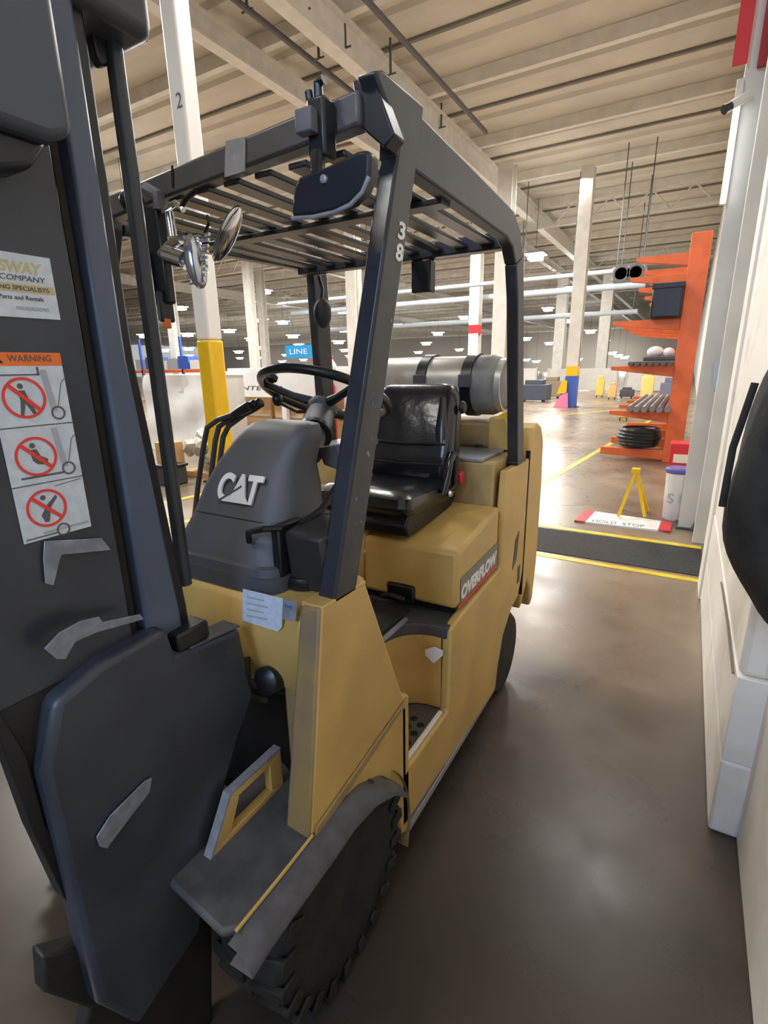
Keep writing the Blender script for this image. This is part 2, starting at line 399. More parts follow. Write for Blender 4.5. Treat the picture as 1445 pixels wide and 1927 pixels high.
# door jamb and H column beyond the strip
jm = tag(MB().box((.20, 5.22, 0), (.34, 5.32, 5.4)).box((.24, 5.32, 0), (.30, 5.5, 5.4)).build('trim_1', white, bev=.006), kind='structure')
t = thing('steel_column', 'pale grey steel H column by the orange rack, red panels at its top', 'column', (.17, 5.75, 0))
MB().box((.075, 5.65, 0), (.275, 5.67, 5.6)).box((.075, 5.87, 0), (.275, 5.89, 5.6)).box((.165, 5.67, 0), (.185, 5.87, 5.6)).build('shaft', white, t, bev=.004)
MB().box((.055, 5.62, 0), (.295, 5.92, .02)).build('base_plate', worn, t)
MB().box((-.02, 5.60, 3.85), (.08, 5.64, 4.32)).build('red_panel', redm, t); MB().box((.15, 5.60, 3.80), (.40, 5.64, 4.32)).build('red_panel', mat('dark_red', (.35, .01, .02), .5), t)
wallx = tag(MB().box((.36, 5.3, 0), (.46, 128, 8.9)).build('wall_right_far', wallm), kind='structure')
# bright tube lamp on the column
t = thing('tube_lamp', 'narrow vertical glowing lamp on the side of the steel column', 'lamp', (.06, 5.6, 3.0))
MB().box((.035, 5.585, 3.02), (.075, 5.61, 3.56)).build('diffuser', skym, t)
MB().box((.038, 5.585, 2.88), (.072, 5.61, 3.0)).build('lower_diffuser', skym, t)
MB().box((.03, 5.61, 2.86), (.08, 5.65, 3.75)).build('housing', white, t, bev=.005)
t = thing('security_camera', 'small white camera with black lens sticking out from the steel column', 'camera', (.1, 5.6, 3.6))
a, b = onY(1412, 178, 5.6), onY(1374, 200, 5.5)
MB().tube([a, b], .035, 12).build('body', white, t, smooth=True)
MB().tube([b, b+(b-a)*.3], [.032, .036], 12).build('lens', black, t, smooth=True)
t = tag(MB().tube([(.19, 5.6, .01), (.28, 5.62, .30)], .012, 8).build('steel_bar', greyd), 'dark steel bar leaning at the foot of the steel column', 'bar')
t = thing('notice_plate', 'small pale blue notice fixed beside the orange rack upright', 'sign', onY(1350, 715, 5.62))
a = [onY(x, y, 5.6) for x, y in ((1345, 678), (1356, 686), (1351, 738), (1341, 730))]
MB().prism(a, (0, .01, 0)).build('plate', mat('pale_blue', (.5, .62, .78), .5), t)
MB().tube([onY(1350, 684, 5.61), onY(1350, 684, 5.66)], .003, 6).build('screw', greyd, t)

# black coat hanging on the near wall
t = thing('hanging_coat', 'big black quilted coat hanging on the white wall at the right edge', 'coat', (.25, 1.5, 1.0))
def coat_ring(z, xl, yc, ry, n=28, ph=0):
    out = []
    for k in range(n):
        a = 2*PI*k/n; q = 1+.045*math.sin(5*a+ph)+.03*math.sin(11*a+2*ph)
        out.append(Vector((min(.30, .29-(.29-xl)*max(0, math.cos(a))**.75*q) if math.cos(a) > 0 else .30-.004*abs(math.cos(a)), yc+ry*math.sin(a)*q, z)))
    return out
prof = [(.955, .235, 1.50, .07), (1.0, .215, 1.50, .13), (1.06, .175, 1.50, .17), (1.13, .135, 1.50, .185), (1.20, .112, 1.5, .19), (1.28, .113, 1.5, .19), (1.36, .118, 1.5, .185), (1.45, .128, 1.5, .18), (1.52, .14, 1.5, .165), (1.60, .16, 1.5, .14), (1.68, .2, 1.5, .10), (1.74, .24, 1.5, .05)]
MB().loft([coat_ring(z, x, yc, ry, ph=i*.7) for i, (z, x, yc, ry) in enumerate(prof)]).build('body', cloth, t, sub=1)
MB().tube([(.30, 1.5, 1.80), (.26, 1.5, 1.80), (.25, 1.5, 1.76), (.26, 1.5, 1.73)], .008, 8).build('hook', chrome, t)
MB().tube([(.105, 1.44, 1.26), (.108, 1.46, 1.4), (.13, 1.47, 1.55)], .008, 8).build('sleeve_seam', cloth, t, smooth=True)

# ------------------------------------------------------------------ orange cantilever rack
rk = thing('cantilever_rack', 'tall orange cantilever rack with long arms beside the white steel column', 'rack', (0, 9.5, 0))
for j, Y in enumerate((9.5, 10.9, 12.3, 13.7)):
    MB().box((-.24, Y, 0), (.03, Y+.16, 3.42)).build('upright', orange, rk, bev=.01)
    for i, (z, x) in enumerate(((.18, -1.2), (.80, -1.12), (1.52, -1.16), (2.22, -1.2), (2.86, -1.0), (3.14, -.95))):
        MB().prism([(-.2, Y+.02, z-.16 if i else z-.14), (-.2, Y+.02, z+.02), (x, Y+.02, z+.02), (x, Y+.02, z-.04 if i else z-.1)], (0, .11, 0)).build('arm', orange, rk, bev=.004)
    if j < 3:
        for z in (.5, 2.0, 3.2):
            MB().box((-.15, Y+.16, z), (-.1, Y+1.4, z+.06)).build('brace', orange, rk)
def bundle(z, x0, x1, n, r, y0, y1, label, m):
    t = thing('bar_bundle', label, 'bars', ((x0+x1)/2, y0, z))
    for i in range(n):
        x = x0+(x1-x0)*(i+.5)/n; zz = z+r
        MB().tube([(x, y0+random.uniform(-.1, .1), zz), (x, y1, zz)], r, 8).build('bar', m, t)
t = thing('crate', 'black square crate high on the orange rack', 'crate', (-.45, 9.4, 2.24))
MB().box((-.66, 9.3, 2.24), (-.24, 9.75, 2.72)).build('body', black, t, bev=.03); MB().box((-.67, 9.29, 2.66), (-.23, 9.76, 2.74)).build('lid', black, t, bev=.01)
bundle(1.54, -.9, -.25, 7, .035, 9.3, 13, 'thin dark bars lying on the third rack level', greyd)
bundle(.82, -.85, -.2, 6, .05, 9.3, 13, 'grey metal bars on the second rack level', mat('grey_bar', (.25, .23, .22), .5, .4))
t = thing('cable_coil', 'round black coil of hose on the lowest rack arm', 'coil', (-.64, 9.7, .2))
for k in range(5):
    MB().tube([Vector((-.64, 9.75, .27+k*.055))+Vector((math.cos(a)*.31*(1-.05*abs(k-2)), math.sin(a)*.31, 0)) for a in [2*PI*i/24 for i in range(24)]], .045, 8, close=True).build('turn', black, t, smooth=True)
MB().tube([(-.64, 9.75, .22), (-.64, 9.75, .5)], .22, 16).build('core', black, t)
t = thing('parts_tray', 'dark grey shallow tray with pale bags on the third rack level right side', 'tray', (-.4, 11, 1.54))
MB().box((-.8, 10.9, 1.62), (-.2, 11.3, 1.70)).build('base', greyd, t, bev=.02); MB().ell((-.62, 11.1, 1.78), (.14, .12, .1)).ell((-.4, 11.1, 1.76), (.1, .12, .09)).build('bag', paperw, t, smooth=True)

# red cabinet, bucket, A-frame, floor sign
t = thing('red_cabinet', 'red cabinet with a cream panel standing behind the steel column', 'cabinet', (.0, 7.6, 0))
p0, p1 = onY(1256, 880, 7.6), onY(1300, 800, 7.6)
MB().box((p0.x, 7.6, .02), (p1.x+.12, 7.9, .58)).build('body', redm, t, bev=.01)
MB().box((p0.x+.05, 7.585, .33), (p1.x+.1, 7.602, .44)).build('panel', mat('cream', (.75, .72, .58), .5), t, bev=.004)
MB().box((p0.x+.04, 7.59, .0), (p1.x+.08, 7.85, .02)).build('plinth', black, t)
t = thing('waste_bin', 'tall white bin with a purple rim at the foot of the steel column', 'bin', (.0, 5.95, 0))
MB().lathe([(.085, .0), (.10, .02), (.112, .50), (.118, .52)], (.02, 5.98, 0), (0, 0, 1), 24).build('body', paperw, t, smooth=True)
MB().lathe([(.118, .50), (.126, .51), (.126, .54), (.108, .555)], (.02, 5.98, 0), (0, 0, 1), 24).build('rim', bagm, t, smooth=True, label='purple rim')
text_part('marking', 'S 80', lgrey, (-.05, 5.862, .2), (1, 0, 0), (0, 0, 1), .1, t, ext=.004)
t = thing('a_frame_stand', 'yellow A-shaped floor stand on the flat white floor board', 'stand', (-.37, 5.8, 0))
ap = onY(1197, 885, 5.8)
for (px, dy, nm) in ((1163, -.12, 'leg'), (1213, -.08, 'leg')):
    f = onZ(px, 972, .03)
    MB().tube([ap, f], .022, 4).build(nm, brt, t)
for (dx) in (-.12, .14):
    MB().tube([ap+Vector((0, .02, 0)), Vector((ap.x+dx, 6.15, .012))], .02, 4).build('leg', brt, t)
MB().box((ap.x-.04, ap.y-.03, ap.z-.03), (ap.x+.04, ap.y+.05, ap.z+.02)).build('hinge', brt, t, bev=.006)
t = thing('floor_board', 'flat white board with red ends and dark lettering under the yellow stand', 'board', (-.4, 5.8, 0))
a, b, c, d = onZ(1105, 963, 0), onZ(1255, 985, 0), onZ(1250, 1002, 0), onZ(1085, 983, 0)
def lerp(p, q, s): return p+(q-p)*s
MB().prism([a, b, c, d], (0, 0, .018)).build('sheet', paperw, t)
MB().prism([lerp(a, b, -.03), lerp(a, b, .1), lerp(d, c, .1), lerp(d, c, -.03)], (0, 0, .021)).build('red_end', redm, t)
MB().prism([lerp(a, b, .93), lerp(a, b, 1.06), lerp(d, c, 1.06), lerp(d, c, .93)], (0, 0, .021)).build('red_end', redm, t)
r = (c-d).normalized(); u = Vector((0, 0, 1)).cross(r)
text_part('lettering', 'HOLD  STOP', greyd, lerp(d, c, .18)+u*.03+Vector((0, 0, .019)), r, u, .09, t, width=(c-d).length*.6)

# ------------------------------------------------------------------ stuff at the left behind the truck
def boxt(name, a, b, m, label, cat, bev=.01, extra=None):
    t = thing(name, label, cat, ((a[0]+b[0])/2, (a[1]+b[1])/2, a[2])); MB().box(a, b).build('body', m, t, bev=bev)
    if extra: extra(t)
    return t
Yb = 8.4
# white framed stand with a lettered header
t = thing('display_stand', 'white framed stand with a black lettered header behind the steering wheel', 'stand', (-7.4, Yb, 0))
A = onY(428, 700, Yb); B = onY(720, 700, Yb); zt = 1.62; zb = onY(520, 748, Yb).z
MB().box((A.x, Yb, zb), (B.x, Yb+.06, zt)).build('header', paperw, t, bev=.004)
for x in (A.x, A.x+1.5, A.x+3.1, B.x-.1): MB().box((x, Yb, 0), (x+.12, Yb+.1, zb)).build('post', paperw, t)
q = onY(449, 733, Yb-.005); qr = onY(560, 733, Yb-.005)
text_part('lettering', 'INTEGRA', greyd, (q.x, Yb-.004, q.z-.01), (1, 0, 0), (0, 0, 1), .09, t, width=(qr.x-q.x)*.78, shear=.2, bold=.01)
for i, (x0, wd, h) in enumerate(((0.15, .9, 1.22), (1.15, .8, 1.2), (2.0, .75, 1.15), (2.8, .8, 1.22), (3.65, .8, 1.2))):
    x = A.x+x0
    def flap(t, x=x, wd=wd, h=h):
        MB().box((x+.03, Yb+.135, h*.5-.02), (x+wd-.03, Yb+.142, h*.5+.03)).build('tape', beige, t)
    boxt('cardboard_box', (x, Yb+.15, 0), (x+wd, Yb+.8, h), cardb, 'tall brown carton, ' + ['leftmost under the lettered header', 'second from left under the lettered header', 'seen through the steering wheel rim', 'behind the steering column', 'rightmost, beside the front guard pillar'][i], 'box', .01, flap)
# shrouded pallet left of the column
t = thing('wrapped_pallet', 'tall pallet load under draped white sheets left of the yellow column', 'pallet', (-8.6, 6.6, 0))
ys = 6.9; a = onY(300, 706, ys); b = onY(380, 706, ys); zt = a.z; zb = onY(340, 850, ys).z
rows = []
n = 14
for j in range(10):
    z = zt-(zt-zb)*j/9
    rows.append([Vector((a.x-.5+(b.x-a.x+.5)*i/n, ys-.025*math.sin(i*1.1+j*.7)-.03*math.sin(j*1.3+i*.3)-.012*j, z+(.04*math.sin(i*2) if j == 9 else 0))) for i in range(n+1)])
rows.insert(0, [Vector((p.x, ys+1.2, zt)) for p in rows[0]])
MB().grid(rows).build('sheet', paperw, t, smooth=True)
MB().box((a.x-.45, ys+.02, .15), (b.x-.04, ys+1.1, zt-.03)).build('load', mat('pale_load', (.72, .70, .66), .8, var=.12, scale=2), t)
for k in range(4): MB().box((a.x-.5+k*.4, ys-.02, 0), (a.x-.35+k*.4, ys+1.15, .14)).build('skid', cardb, t)
p = onZ(328, 905, 0)
boxt('cardboard_box', (p.x-.42, p.y+.05, 0), (p.x-.12, p.y+.33, .55), cardb, 'small brown carton standing beside the mast bar', 'box')
def rim(t):
    MB().box((p.x-.02, p.y-.32, .26), (p.x+.34, p.y+.02, .30)).build('rim', black, t, bev=.01)
boxt('storage_bin', (p.x, p.y-.3, 0), (p.x+.32, p.y, .26), mat('dark_grey_plastic', (.06, .06, .07), .5), 'dark grey bin on the floor beside the mast bar', 'bin', .02, rim)
t = thing('wrapped_parts', 'heap of pale plastic wrapped parts at the foot of the draped pallet', 'bag', onZ(370, 890, 0))
c = onZ(384, 893, 0)
m = MB()
for k in range(9):
    m.ell((c.x+random.uniform(-.1, .35), c.y+random.uniform(-.1, .3), .12+.1*k % .5+random.uniform(0, .1)), (.22, .18, .13), seg=12, rings=8)
for v in m.bm.verts: v.co += Vector((math.sin(v.co.z*37+v.co.y*21), math.sin(v.co.x*33+v.co.z*27), math.sin(v.co.x*41+v.co.y*35)))*.035
m.build('wrap', mat('milky_wrap', (.55, .52, .44), .35, var=.3, scale=9), t, smooth=True)
MB().box((c.x-.25, c.y-.2, 0), (c.x+.45, c.y+.45, .08)).build('tray', cardb, t)
# low white partitions and far goods
pp = onZ(1120, 752, 0)
k = 0
for (x0, x1, y0, h, lab) in ((-13.5, -8.2, 33, 1.35, 'long white low wall far away, left of the blue wrapped column'), (-7.6, -3.6, 33, 1.3, 'white low wall far away, right of the blue wrapped column'), (-3.2, -.6, 33, 1.35, 'white low wall far away, behind the orange rack arms'), (-22, -14.5, 30, 1.3, 'white low wall far away, behind the gas tank'), (-34, -24, 24, 1.5, 'white low wall far away, behind the front guard pillar')):
    t = thing('partition', lab, 'partition', ((x0+x1)/2, y0, 0))
    MB().box((x0, y0, .05), (x1, y0+.12, h)).build('panel', paperw, t)
    for x in (x0, x1-.1): MB().box((x, y0-.03, 0), (x+.1, y0+.15, h+.05)).build('post', white, t)
def goods(px, py, w, h, m, lab, name='machine', cat='machine', top=None):
    p = onZ(px, py, 0); t = thing(name, lab, cat, p)
    MB().box((p.x-w/2, p.y, .08), (p.x+w/2, p.y+w*.6, h)).build('body', m, t, bev=.03)
    MB().box((p.x-w*.35, p.y+.05, h), (p.x+w*.3, p.y+w*.5, h*1.25)).build('top_unit', top or m, t, bev=.02)
    for s in (-.4, .3): MB().box((p.x+w*s, p.y, 0), (p.x+w*(s+.1), p.y+.1, .08)).build('foot', black, t)
    return t
goods(1003, 757, 1.2, .75, mat('slate', (.05, .06, .09), .5), 'dark low machine far off just right of the rear guard pillar')
goods(1036, 750, .9, .8, mat('brown', (.2, .15, .1), .7), 'brown crate far off left of the blue wrapped column', 'crate', 'crate')
goods(1127, 748, .35, .8, mat('amber', (.75, .52, .1), .5), 'small amber guard post far behind, right of the blue column', 'guard_post', 'post')
goods(1150, 752, .35, .6, mat('dull_orange', (.7, .4, .15), .5), 'small tan box far behind near the orange rack tip', 'box', 'box')
goods(1178, 750, .6, .4, mat('slate2', (.07, .07, .08), .5), 'small black trolley far off under the third rack arms', 'trolley', 'trolley')
goods(1215, 752, .5, 1.0, mat('amber2', (.78, .62, .2), .5), 'yellowish machine far off under the rack arms')
goods(1262, 760, .9, .8, mat('lilac', (.2, .2, .3), .5), 'grey violet machine beside the rack upright')
goods(1172, 792, .25, .18, brt, 'small yellow box on the floor under the second rack arms', 'box', 'box')
# yellow and pink poster panels on the blue column base
p = onZ(1072, 766, 0)
t = thing('safety_poster', 'yellow and pink poster leaning on the blue wrapped column', 'poster', (p.x-.1, p.y-.35, 0))
MB().prism([(p.x-.45, p.y-.36, .5), (p.x-.1, p.y-.36, .55), (p.x-.1, p.y-.36, 1.0), (p.x-.3, p.y-.36, .95)], (0, .03, 0)).build('yellow_panel', brt, t)
MB().prism([(p.x-.55, p.y-.36, .0), (p.x+.0, p.y-.36, .0), (p.x-.05, p.y-.36, .55), (p.x-.3, p.y-.36, .45)], (0, .03, 0)).build('pink_panel', pinkm, t)
# blue hanging sign
t = thing('hanging_sign', 'blue hanging sign with white lettering left of the rear guard pillar', 'sign', onY(560, 660, 20))
a, b = onY(538, 674, 20), onY(592, 648, 20)
MB().box((a.x, 20, a.z), (b.x, 20.06, b.z)).build('panel', bluem, t)
text_part('lettering', 'LINE', paperw, (a.x+(b.x-a.x)*.15, 19.99, a.z+(b.z-a.z)*.3), (1, 0, 0), (0, 0, 1), (b.z-a.z)*.4, t, width=(b.x-a.x)*.6)
for s in (.15, .85): x = a.x+(b.x-a.x)*s; MB().tube([(x, 20.03, b.z), (x, 20.03, 9.0)], .01, 5).build('wire', greyd, t)
# pallet rack far left with orange beams
t = thing('pallet_rack', 'far pallet rack with orange beams and wrapped loads left of the yellow column', 'rack', onY(330, 700, 18))
a, b = onY(300, 700, 18), onY(385, 700, 18)
MB().box((a.x-3, 18, a.z-.05), (b.x, 18.1, a.z+.1)).build('beam', orange, t)
for s in range(5): x = a.x-3+(b.x-a.x+3)*s/4; MB().box((x-.05, 18, 0), (x+.05, 18.1, 3.2)).build('upright', navy, t)
for s in range(7): x = a.x-2.8+(b.x-a.x+2.6)*s/7; MB().box((x, 18.05, a.z+.12), (x+.75, 18.9, a.z+.55+.1*(s % 3))).build('load', [paperw, lgrey, navy][s % 3], t)
# red capped extinguisher and red hood behind the pillar
t = thing('wheeled_extinguisher', 'red and white wheeled extinguisher standing behind the steering wheel', 'extinguisher', onZ(620, 850, 0))
c = onZ(622, 850, 0)
hz = onY(622, 672, c.y).z
for q in (-.14, .14): MB().lathe([(.05, -.02), (.1, -.02), (.1, .02), (.05, .02)], (c.x+q, c.y, .1), (1, 0, 0), 16).build('wheel', rubber, t, smooth=True)
MB().lathe([(.10, 0.0), (.13, 0.1), (.15, .2), (.15, hz-.55), (.10, hz-.42)], (c.x, c.y, 0), (0, 0, 1), 20).build('cylinder', redm, t, smooth=True)
MB().lathe([(.13, 0), (.17, .06), (.17, .2), (.1, .3), (.04, .34)], (c.x+.02, c.y, hz-.34), (0, 0, 1), 20).build('cover', paperw, t, smooth=True, label='white plastic cover')
MB().box((c.x-.16, c.y-.14, hz-.07), (c.x+.1, c.y+.1, hz+.03)).build('cap', redm, t, bev=.02)
MB().box((c.x+.0, c.y-.18, hz-.3), (c.x+.09, c.y-.12, hz-.08)).build('gauge_plate', greyd, t, bev=.01)
# unit heaters and blue grey ducts under the far roof
t = thing('unit_heater', 'grey roof hung heater with two round fans left of the orange rack top', 'heater', onY(1180, 515, 22))
a, b = onY(1150, 530, 22), onY(1215, 503, 22)
MB().box((a.x, 22, a.z), (b.x, 22.7, b.z+.1)).build('housing', mat('heater_grey', (.25, .25, .27), .5), t, bev=.03)
for s in (.28, .72):
    x = a.x+(b.x-a.x)*s; MB().lathe([(.3, 0), (.3, .05), (.22, .05), (.2, .0)], (x, 22.0, (a.z+b.z)/2+.05), (0, -1, 0), 20).build('fan_ring', greyd, t)
for s in (.1, .9): x = a.x+(b.x-a.x)*s; MB().tube([(x, 22.3, b.z), (x, 22.3, 9.0)], .02, 6).build('rod', greyd, t)
for (px0, py0, px1, py1, Y, r, lab) in ((978, 560, 1215, 528, 26, .14, 'upper pale blue duct crossing under the far roof beside the rack'), (978, 605, 1200, 580, 30, .12, 'lower pale blue duct crossing under the far roof beside the rack'), (985, 527, 1180, 508, 24, .09, 'thin grey pipe crossing under the roof above the ducts')):
    a, b = onY(px0, py0, Y), onY(px1, py1, Y); a.z = b.z = (a.z+b.z)/2
    t = thing('roof_duct', lab, 'duct', a)
    MB().tube([a+Vector((-14, 0, 0)), b], r, 12).build('pipe', mat('pale_duct', (.45, .52, .6), .5), t, smooth=True)
    for x in (a.x-8, a.x, (a.x+b.x)/2, b.x-.2): MB().tube([(x, Y, a.z), (x, Y, 9.0)], .02, 6).build('rod', greyd, t)


# ================================================================== THE LIFT TRUCK
XS = -.62          # right flank
XL = -1.72         # left flank
T = thing('forklift', 'yellow and black gas powered forklift parked beside the white wall', 'forklift', (-1.17, 1.5, 0))
def bd(mb, name, m, bev=0, label=None, par=None, **k): return mb.build(name, m, par or T, bev=bev, label=label, **k)
def yz(pts, X=XS): return [Vector((X, y, z)) for y, z in pts]

# ---- right flank panel with the step notch
flank = [(1.17, .16), (1.17, .62), (1.175, .372), (1.50, .372), (1.51, .70), (1.60, .715), (2.07, .735), (2.07, .95), (2.10, 1.165), (2.36, 1.165),
         (2.445, 1.165), (2.445, .58), (2.39, .47), (2.27, .44), (2.16, .36), (2.10, .22), (2.08, .12), (2.06, .11)]
flank = [(1.14, .17), (1.14, .62), (1.17, .62), (1.17, .372), (1.50, .372), (1.51, .70)] + flank[5:]
bd(MB().prism(yz(flank), (-.035, 0, 0)), 'side_panel', yel, .008, 'yellow right side panel with a step notch')
fl = [Vector((XL+.035, p.y, p.z)) for p in yz(flank)]
bd(MB().prism(fl, (-.035, 0, 0)), 'side_panel', yel, .008)
bd(MB().box((XS-.05, 1.2, .10), (XS-.004, 2.08, .13)), 'sill', tape, .004)
# slots in the flank (dark recesses with a lip)
bd(MB().prism(yz([(2.25, .66), (2.31, .69), (2.335, .83), (2.275, .80)], XS+.002), (-.004, 0, 0)), 'vent_slot', black)
bd(MB().prism(yz([(2.35, .55), (2.39, .55), (2.39, .64), (2.35, .64)], XS+.002), (-.004, 0, 0)), 'vent_slot', black)
# ---- step pocket
arcp = [Vector((XS-.034, 1.16, 0))] + [Vector((XS-.034-.17*math.sin(PI*i/16)**.7, 1.335-.17*math.cos(PI*i/16), 0)) for i in range(1, 16)] + [Vector((XS-.034, 1.505, 0))]
bd(MB().grid([[p+Vector((0, 0, .372)) for p in arcp], [p+Vector((0, 0, .698)) for p in arcp]]), 'step_pocket', yel, smooth=True)
bd(MB().prism([p+Vector((0, 0, .345)) for p in arcp], (0, 0, .022)), 'step_floor', tapem if False else mat('step_grit', (.12, .11, .10), .7, bump=.4, bscale=300), label='grey step floor')
holes = MB()
for i in range(4):
    for j in range(3):
        holes.lathe([(.014, 0), (.011, .004)], (XS-.06-.035*j, 1.24+.05*i+.02*(j % 2), .367), (0, 0, 1), 10)
tag(bd(holes, 'grip_buttons', black), kind='stuff')
bd(MB().box((XS-.03, 1.20, .373), (XS-.015, 1.48, .382)), 'step_edge', paperw, .002, 'white step edge')
bd(MB().prism([onY(x, y, 1.478) for x, y in ((800, 1222), (818, 1217), (834, 1224), (833, 1234), (816, 1248), (801, 1233))], (0, -.002, 0)), 'torn_sticker', paperw, label='torn white sticker')
# ---- deck
deck = [Vector((XL, 1.0, .66))] + [Vector((p.x+.003, p.y, .66)) for p in arcp] + [Vector((XS-.01, 1.51, .66)), Vector((XS-.01, 2.1, .66)), Vector((XL, 2.1, .66))]
bd(MB().prism(deck, (0, 0, .045)), 'deck', worn, .004)
bd(MB().box((XL+.05, 1.02, .705), (-.81, 1.57, .72)), 'floor_plate', matm, .004, 'black rubber floor mat')
for k in range(5): bd(MB().box((-1.6+.16*k, 1.05, .72), (-1.59+.16*k, 1.55, .724)), 'mat_rib', black)
bd(MB().box((-.80, 1.05, .704), (-.785, 1.5, .712)), 'mat_edge', tape)
# ---- hood / seat deck
hood = [(1.585, .74), (1.60, .96), (2.06, 1.02), (2.06, .74)]
bd(MB().prism(yz(hood, XS-.015), (-.40, 0, 0)), 'hood', yel, .018, 'yellow engine hood block')
hood2 = [(1.565, .74), (1.585, .975), (2.06, 1.035), (2.06, .74)]
bd(MB().prism(yz(hood2, -1.03), (-.66, 0, 0)), 'hood_centre', yel, .03)
bd(MB().box((-.92, 1.575, .73), (-.80, 1.60, .80)), 'latch_recess', black, .01)
bd(MB().tube([(-.93, 1.56, .745), (-.88, 1.545, .765), (-.83, 1.56, .75)], .01, 8), 'latch_handle', black, smooth=True)
bd(MB().box((XL+.02, 1.62, .705), (XS-.03, 2.06, .745)), 'hood_seal', black)
# decal on the hood flank
dX = XS-.0135
def dq(p0, p1, h0, h1, off=0): return [Vector((dX+off, p0, h0)), Vector((dX+off, p1, h0+.012)), Vector((dX+off, p1, h1+.012)), Vector((dX+off, p0, h1))]
dec = bd(MB().prism(dq(1.625, 2.045, .752, .850), (.001, 0, 0)), 'model_decal', mat('decal_grey', (.20, .19, .17), .5), label='grey decal with white lettering and red stripe')
text_part('lettering', 'OVERFLOW', paperw, (dX+.001, 1.632, .760), (0, 1, .03), (0, 0, 1), .056, dec, width=.405, ext=.001, shear=.1, bold=.05)
MB().prism(dq(1.605, 2.045, .738, .750, .001), (.001, 0, 0)).build('red_stripe', redl, dec)
# ---- bulkhead and counterweight
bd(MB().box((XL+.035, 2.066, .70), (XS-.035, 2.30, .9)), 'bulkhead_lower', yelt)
bd(MB().box((XL+.035, 2.068, .60), (XS-.05, 2.44, 1.200)), 'bulkhead', mat('bulkhead_tan', (.42, .30, .12), .6, var=.2, scale=6), .01)  # duller tan than the yellow side panels
bd(MB().box((XL+.06, 2.064, 1.200), (XS-.10, 2.36, 1.216)), 'ledge', tape, .004)
cw = [(2.455, .36), (2.455, 1.24), (2.49, 1.30), (2.56, 1.325), (2.64, 1.30), (2.70, 1.22), (2.73, 1.0), (2.73, .55), (2.69, .33), (2.64, .30), (2.62, .42), (2.55, .50), (2.48, .42)]
bd(MB().prism(yz(cw, XS+.002), (XL-XS-.004, 0, 0)), 'counterweight', yel, .035, 'rounded yellow counterweight', bseg=3)
bd(MB().prism(yz([(2.452, .45), (2.46, .45), (2.46, 1.2), (2.452, 1.2)], XS-.02), (.021, 0, 0)), 'seam_strip', black)
bd(MB().box((XL+.2, 2.36, 1.21), (XS-.16, 2.60, 1.34)), 'tank_cradle', yelt, .02)
bd(MB().prism([(-.80, 2.36, 1.21), (-.68, 2.36, 1.21), (-.72, 2.36, 1.36), (-.80, 2.36, 1.36)], (0, .2, 0)), 'tank_bracket', yel, .006)
bd(MB().prism([(-.82, 2.37, 1.34), (-.72, 2.37, 1.39), (-.70, 2.37, 1.36), (-.78, 2.37, 1.335)], (0, .05, 0)), 'bracket_tip', brt)
bd(MB().lathe([(.02, 0), (.02, .01)], (-.82, 2.29, 1.23), (0, 0, 1), 12), 'filler_cap', black)

# ---- gas tank across the counterweight
tk = bd(MB().lathe([(.06, -.02), (.10, -.005), (.128, .03), (.138, .07), (.138, .66), (.128, .70), (.10, .73), (.05, .745)], (-1.50, 2.46, 1.505), (1, 0, 0), 40), 'gas_tank', silver, smooth=True, label='grey gas cylinder lying crosswise')
MB().lathe([(.138, 0), (.141, .01), (.141, .12), (.128, .15), (.10, .175), (.05, .185)], (-.93, 2.46, 1.505), (1, 0, 0), 40).build('end_shell', tankg, tk, smooth=True)
MB().lathe([(.125, 0), (.125, .05), (.115, .05), (.115, 0)], (-.80, 2.46, 1.505), (1, 0, 0), 36).build('collar', silver, tk, smooth=True)
for x in (-1.17, -.935):
    st = bd(MB().lathe([(.140, 0), (.149, 0), (.149, .05), (.140, .05)], (x, 2.46, 1.505), (1, 0, 0), 40), 'tank_strap', black, smooth=True)
    MB().box((x-.004, 2.30, 1.50), (x+.054, 2.335, 1.56)).build('buckle', greyd, st, bev=.005)

# ---- front wing: pillar base, fender, arch
wing = [(.70, .565), (.785, 1.105), (.965, 1.095), (1.15, .66), (1.19, .64), (1.19, .12), (1.13, .155), (1.10, .30), (1.04, .42), (.95, .50), (.84, .54)]
bd(MB().prism(yz(wing), (-.035, 0, 0)), 'wing_panel', yel, .008, 'yellow wing panel below the guard pillar')
wing2 = [Vector((XL+.035, p.y, p.z)) for p in yz(wing)]
bd(MB().prism(wing2, (-.035, 0, 0)), 'wing_panel', yel, .008)
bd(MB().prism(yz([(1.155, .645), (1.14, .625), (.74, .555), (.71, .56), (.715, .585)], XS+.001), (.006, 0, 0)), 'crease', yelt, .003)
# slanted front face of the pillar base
bd(MB().prism([(XS-.002, .695, .56), (XS-.075, .70, .56), (XS-.055, .782, 1.10), (XS-.002, .782, 1.105)], (0, .04, 0)), 'pillar_front', yelt, .006, 'brown tan front face')
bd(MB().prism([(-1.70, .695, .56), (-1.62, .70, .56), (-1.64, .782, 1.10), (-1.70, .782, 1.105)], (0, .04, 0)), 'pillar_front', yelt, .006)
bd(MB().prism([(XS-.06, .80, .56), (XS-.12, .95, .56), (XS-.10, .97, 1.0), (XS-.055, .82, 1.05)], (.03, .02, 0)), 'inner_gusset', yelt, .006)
bd(MB().prism([(XS-.06, .79, 1.095), (XS-.0, .79, 1.095), (XS-.0, .965, 1.09), (XS-.06, .965, 1.09)], (0, 0, .012)), 'pillar_shoe', yel, .003)
